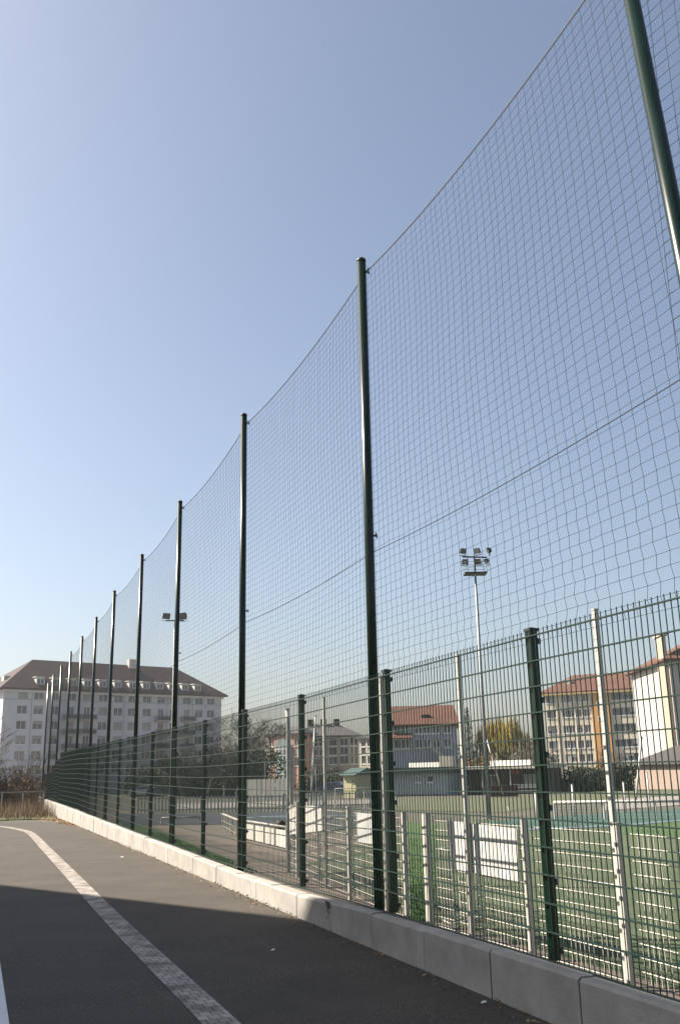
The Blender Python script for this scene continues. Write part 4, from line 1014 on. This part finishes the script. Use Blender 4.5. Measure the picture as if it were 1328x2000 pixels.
# conifer
pc_ = at(917, 1500, 140); pc_.z = field_z(pc_); hc = at(917, 1380, 140).z - pc_.z
t = empty('conifer', pc_, 'dark narrow conifer rising behind the clubhouse beside the floodlight mast', 'tree')
b = MB(); b.tube([(0, 0, -.2), (0, 0, hc * .97)], [.22, .03], 7); b.build('trunk', BARK, t)
b = MB()
for i in range(2600):
    z = hc * (1 - rg.random() ** .7 * .93); rr = (hc - z) / hc * 2.1 + .08; tier = .75 + .25 * math.sin(z * 5.2); a = rg.uniform(0, 6.28); r = rr * tier * rg.uniform(.35, 1.05)
    p = Vector((r * math.cos(a), r * math.sin(a), z - r * .25)); o_ = Vector((math.cos(a), math.sin(a), -.35)) * rg.uniform(.15, .32); sd_ = Vector((-math.sin(a), math.cos(a), rg.gauss(0, .3))) * rg.uniform(.05, .1)
    b.add([p - sd_, p + sd_, p + o_ + sd_ * .3, p + o_ - sd_ * .3], [(0, 1, 2, 3)])
b.build('crown', mat('conifer_needles', (0.022, 0.042, 0.022), .9, .3, 2), t)
# far tree line closing the horizon
b = MB(); rg = random.Random(12)
for i in range(5200):
    x = rg.uniform(-150, 260); y = 330 + rg.uniform(-8, 8); hmax = 9 + 2.5 * math.sin(x * .07) + 2 * math.sin(x * .19 + 1)
    z = (rg.random() ** .8) * hmax; p = Vector((x, y, FZ + FK * y + EYE + z)); s_ = rg.uniform(.5, 1.1)
    u = Vector((rg.gauss(0, 1), rg.gauss(0, 1) * .4, rg.gauss(0, 1))).normalized() * s_; v = Vector((-u.z, u.y, u.x))
    b.add([p + u, p + v, p - u, p - v], [(0, 1, 2, 3)])
tag(b.build('distant_trees', mat('distant_foliage', (0.085, 0.082, 0.068), .95, .3, .3)), 'distant line of trees closing the horizon behind the houses', 'trees', kind='stuff')

# left end: bushes, low wire fence and dry grass beyond the asphalt
def bramble(px, d, top, seed, label, mc, n=70, spread=.9):
    p = at(px, 1560, d); p.z = FZ + FK * p.y + EYE; h = at(px, top, d).z - p.z; rg = random.Random(seed); b = MB()
    for i in range(n):
        a = rg.uniform(0, 6.28); r = rg.uniform(0, .35); q0 = Vector((r * math.cos(a), r * math.sin(a), 0)); L_ = h * rg.uniform(.5, 1.05); dr = Vector((math.cos(a) * rg.uniform(.05, spread), math.sin(a) * rg.uniform(.05, spread), 1)).normalized()
        p1 = q0 + dr * L_ * .5 + Vector((rg.gauss(0, .06), rg.gauss(0, .06), 0)); p2 = p1 + (dr + Vector((rg.gauss(0, .25), rg.gauss(0, .25), -.1))).normalized() * L_ * .5
        b.tube([q0, p1, p2], [.014, .009, .005], 3, cap=False)
        for j in range(7):
            t_ = rg.uniform(.3, 1); q_ = q0.lerp(p1, t_) if rg.random() < .4 else p1.lerp(p2, t_); e = q_ + Vector((rg.gauss(0, .18), rg.gauss(0, .18), rg.uniform(0, .3))); b.tube([q_, e], [.006, .003], 3, cap=False)
            if rg.random() < .55:
                s_ = rg.uniform(.03, .06); u = Vector((rg.gauss(0, 1), rg.gauss(0, 1), rg.gauss(0, 1))).normalized() * s_; v = u.orthogonal().normalized() * s_ * .6; b.add([e + u, e + v, e - u, e - v], [(0, 1, 2, 3)], 1)
    t = empty('shrub', p, label, 'bush'); b.build('branches', mc, t)
BRM = [mat('bramble_stem', (0.10, 0.075, 0.055), .95, .3, 5), mat('bramble_leaf', (0.15, 0.085, 0.04), .9, .4, 6)]
BRM2 = [mat('bramble_dark', (0.045, 0.038, 0.034), .95, .3, 5), mat('bramble_leaf_dark', (0.05, 0.05, 0.028), .9, .4, 6)]
bramble(56, 53, 1470, 1, 'tall reddish brown leafless shrub at the far end of the fence', BRM, 80, .35)
bramble(70, 51, 1505, 2, 'brown shrub against the last green fence panels', BRM, 80, .6)
bramble(38, 54, 1502, 3, 'dense brown shrub right of the dark bushes at the left edge', BRM, 110, .7)
bramble(18, 55, 1496, 4, 'dark shrub behind the wire fence at the left edge', BRM2, 200, .9)
bramble(0, 55, 1494, 5, 'darkest shrub cut off by the left edge', BRM2, 220, .9)
bramble(-22, 54, 1490, 6, 'dark shrub just outside the left edge', BRM2, 150, .9)
pa, pb = at(-40, 1596, 46), at(84, 1596, 48)
for p in (pa, pb): p.z = FZ + FK * p.y + EYE
t = empty('wire_fence', pa, 'low grey wire fence with top rail in front of the bushes', 'fence'); d = pb - pa; hh = at(20, 1548, 46.7).z - (pa.z + pb.z) / 2
b = MB(); b.tube([(0, 0, hh), tuple(d + Vector((0, 0, hh)))], .025, 6); b.build('top_rail', mat('dull_steel', (0.16, 0.16, 0.15), .6), t)
b = MB()
for i in range(int(d.length / .1)): q_ = d * (i * .1 / d.length); b.tube([q_, q_ + Vector((0, 0, hh))], .004, 3)
for k in range(8): b.tube([Vector((0, 0, hh * k / 8)), d + Vector((0, 0, hh * k / 8))], .004, 3)
b.build('wire_mesh', mat('dull_steel', (0.16, 0.16, 0.15), .6), t)
for i in range(4): q_ = d * (i / 3); b = MB(); b.tube([q_ + Vector((0, 0, -.1)), q_ + Vector((0, 0, hh + .04))], .03, 6); b.build('post', mat('dull_steel', (0.16, 0.16, 0.15), .6), t)
b = MB(); rg = random.Random(21)
for i in range(7000):
    s = rg.uniform(43.0, 49.5); n = rg.uniform(-8, 3.9); near = s < 44.4 + .6 * math.sin(n * 2)
    if s < 43.2 + .5 * abs(n - 1.1) * .2 and rg.random() < .5: continue
    p = D3 * s + N3 * n; z = (RZ + RK * s + EYE - .03); h = rg.uniform(.06, .2) if near else rg.uniform(.25, .95)
    a = rg.uniform(0, 6.28); wv = Vector((math.cos(a), math.sin(a), 0)) * (.012 if near else .010); p = Vector((p.x, p.y, z)); tp = p + Vector((rg.gauss(0, .12) * h * 2, rg.gauss(0, .12) * h * 2, h))
    b.add([p - wv, p + wv, tp], [(0, 1, 2)], 0 if near and rg.random() < .75 else 1 if rg.random() < .6 else 2)
tag(b.build('grass_verge', [mat('verge_green', (0.10, 0.14, 0.035), .9, .3, 4), mat('dry_stalks', (0.26, 0.19, 0.11), .9, .3, 4), mat('brown_stalks', (0.13, 0.085, 0.055), .9, .3, 4)]), 'short green verge and tall dry grass beyond the end of the asphalt', 'grass', kind='stuff')
sheet('verge_ground', [W(42.4, 3.5, road_z(42.4) + .006), W(43.6, 2.0, road_z(43.6) + .006), W(43.6, -20, road_z(43.6) + .006), W(50, -20, road_z(50) + .04), W(52, 3.5, road_z(52) + .04)], mat('verge_soil', (0.10, 0.10, 0.045), .95, .35, 2))
b = MB(); rg = random.Random(31)
for i in range(6000):                           # blades on the lawn strip behind the wall
    s = rg.uniform(15.6, 30); n = rg.uniform(3.66, 4.4 + (s - 15.6) * .065); p = fsn(s, n); h = rg.uniform(.03, .075); a = rg.uniform(0, 6.28); wv = Vector((math.cos(a), math.sin(a), 0)) * .006
    b.add([p - wv, p + wv, p + Vector((rg.gauss(0, .02), rg.gauss(0, .02), h))], [(0, 1, 2)])
for i in range(2500):
    q = G(rg.uniform(792, 848), rg.uniform(1640, 1816)); s, n = q.dot(D3), q.dot(N3); p = fsn(s, n); h = rg.uniform(.03, .08); a = rg.uniform(0, 6.28); wv = Vector((math.cos(a), math.sin(a), 0)) * .005
    b.add([p - wv, p + wv, p + Vector((rg.gauss(0, .02), rg.gauss(0, .02), h))], [(0, 1, 2)])
tag(b.build('lawn_grass', mat('lawn_blades', (0.032, 0.085, 0.012), .85, .3, 6)), 'short green grass growing behind the wall', 'grass', kind='stuff')

# ------------------------------------------------------------------ spring haze over the ground
hm = bpy.data.materials.new('haze'); hm.use_nodes = True
hn = hm.node_tree; hn.nodes.clear()
ho = hn.nodes.new('ShaderNodeOutputMaterial'); hv = hn.nodes.new('ShaderNodeVolumePrincipled')
hv.inputs['Color'].default_value = (0.93, 0.95, 1.0, 1); hv.inputs['Density'].default_value = 0.00026; hv.inputs['Anisotropy'].default_value = 0.2
hn.links.new(hv.outputs[0], ho.inputs['Volume'])
b = MB(); b.box((-190, -60, -14.0), (300, 420, 26.0))
tag(b.build('haze', hm), kind='stuff')
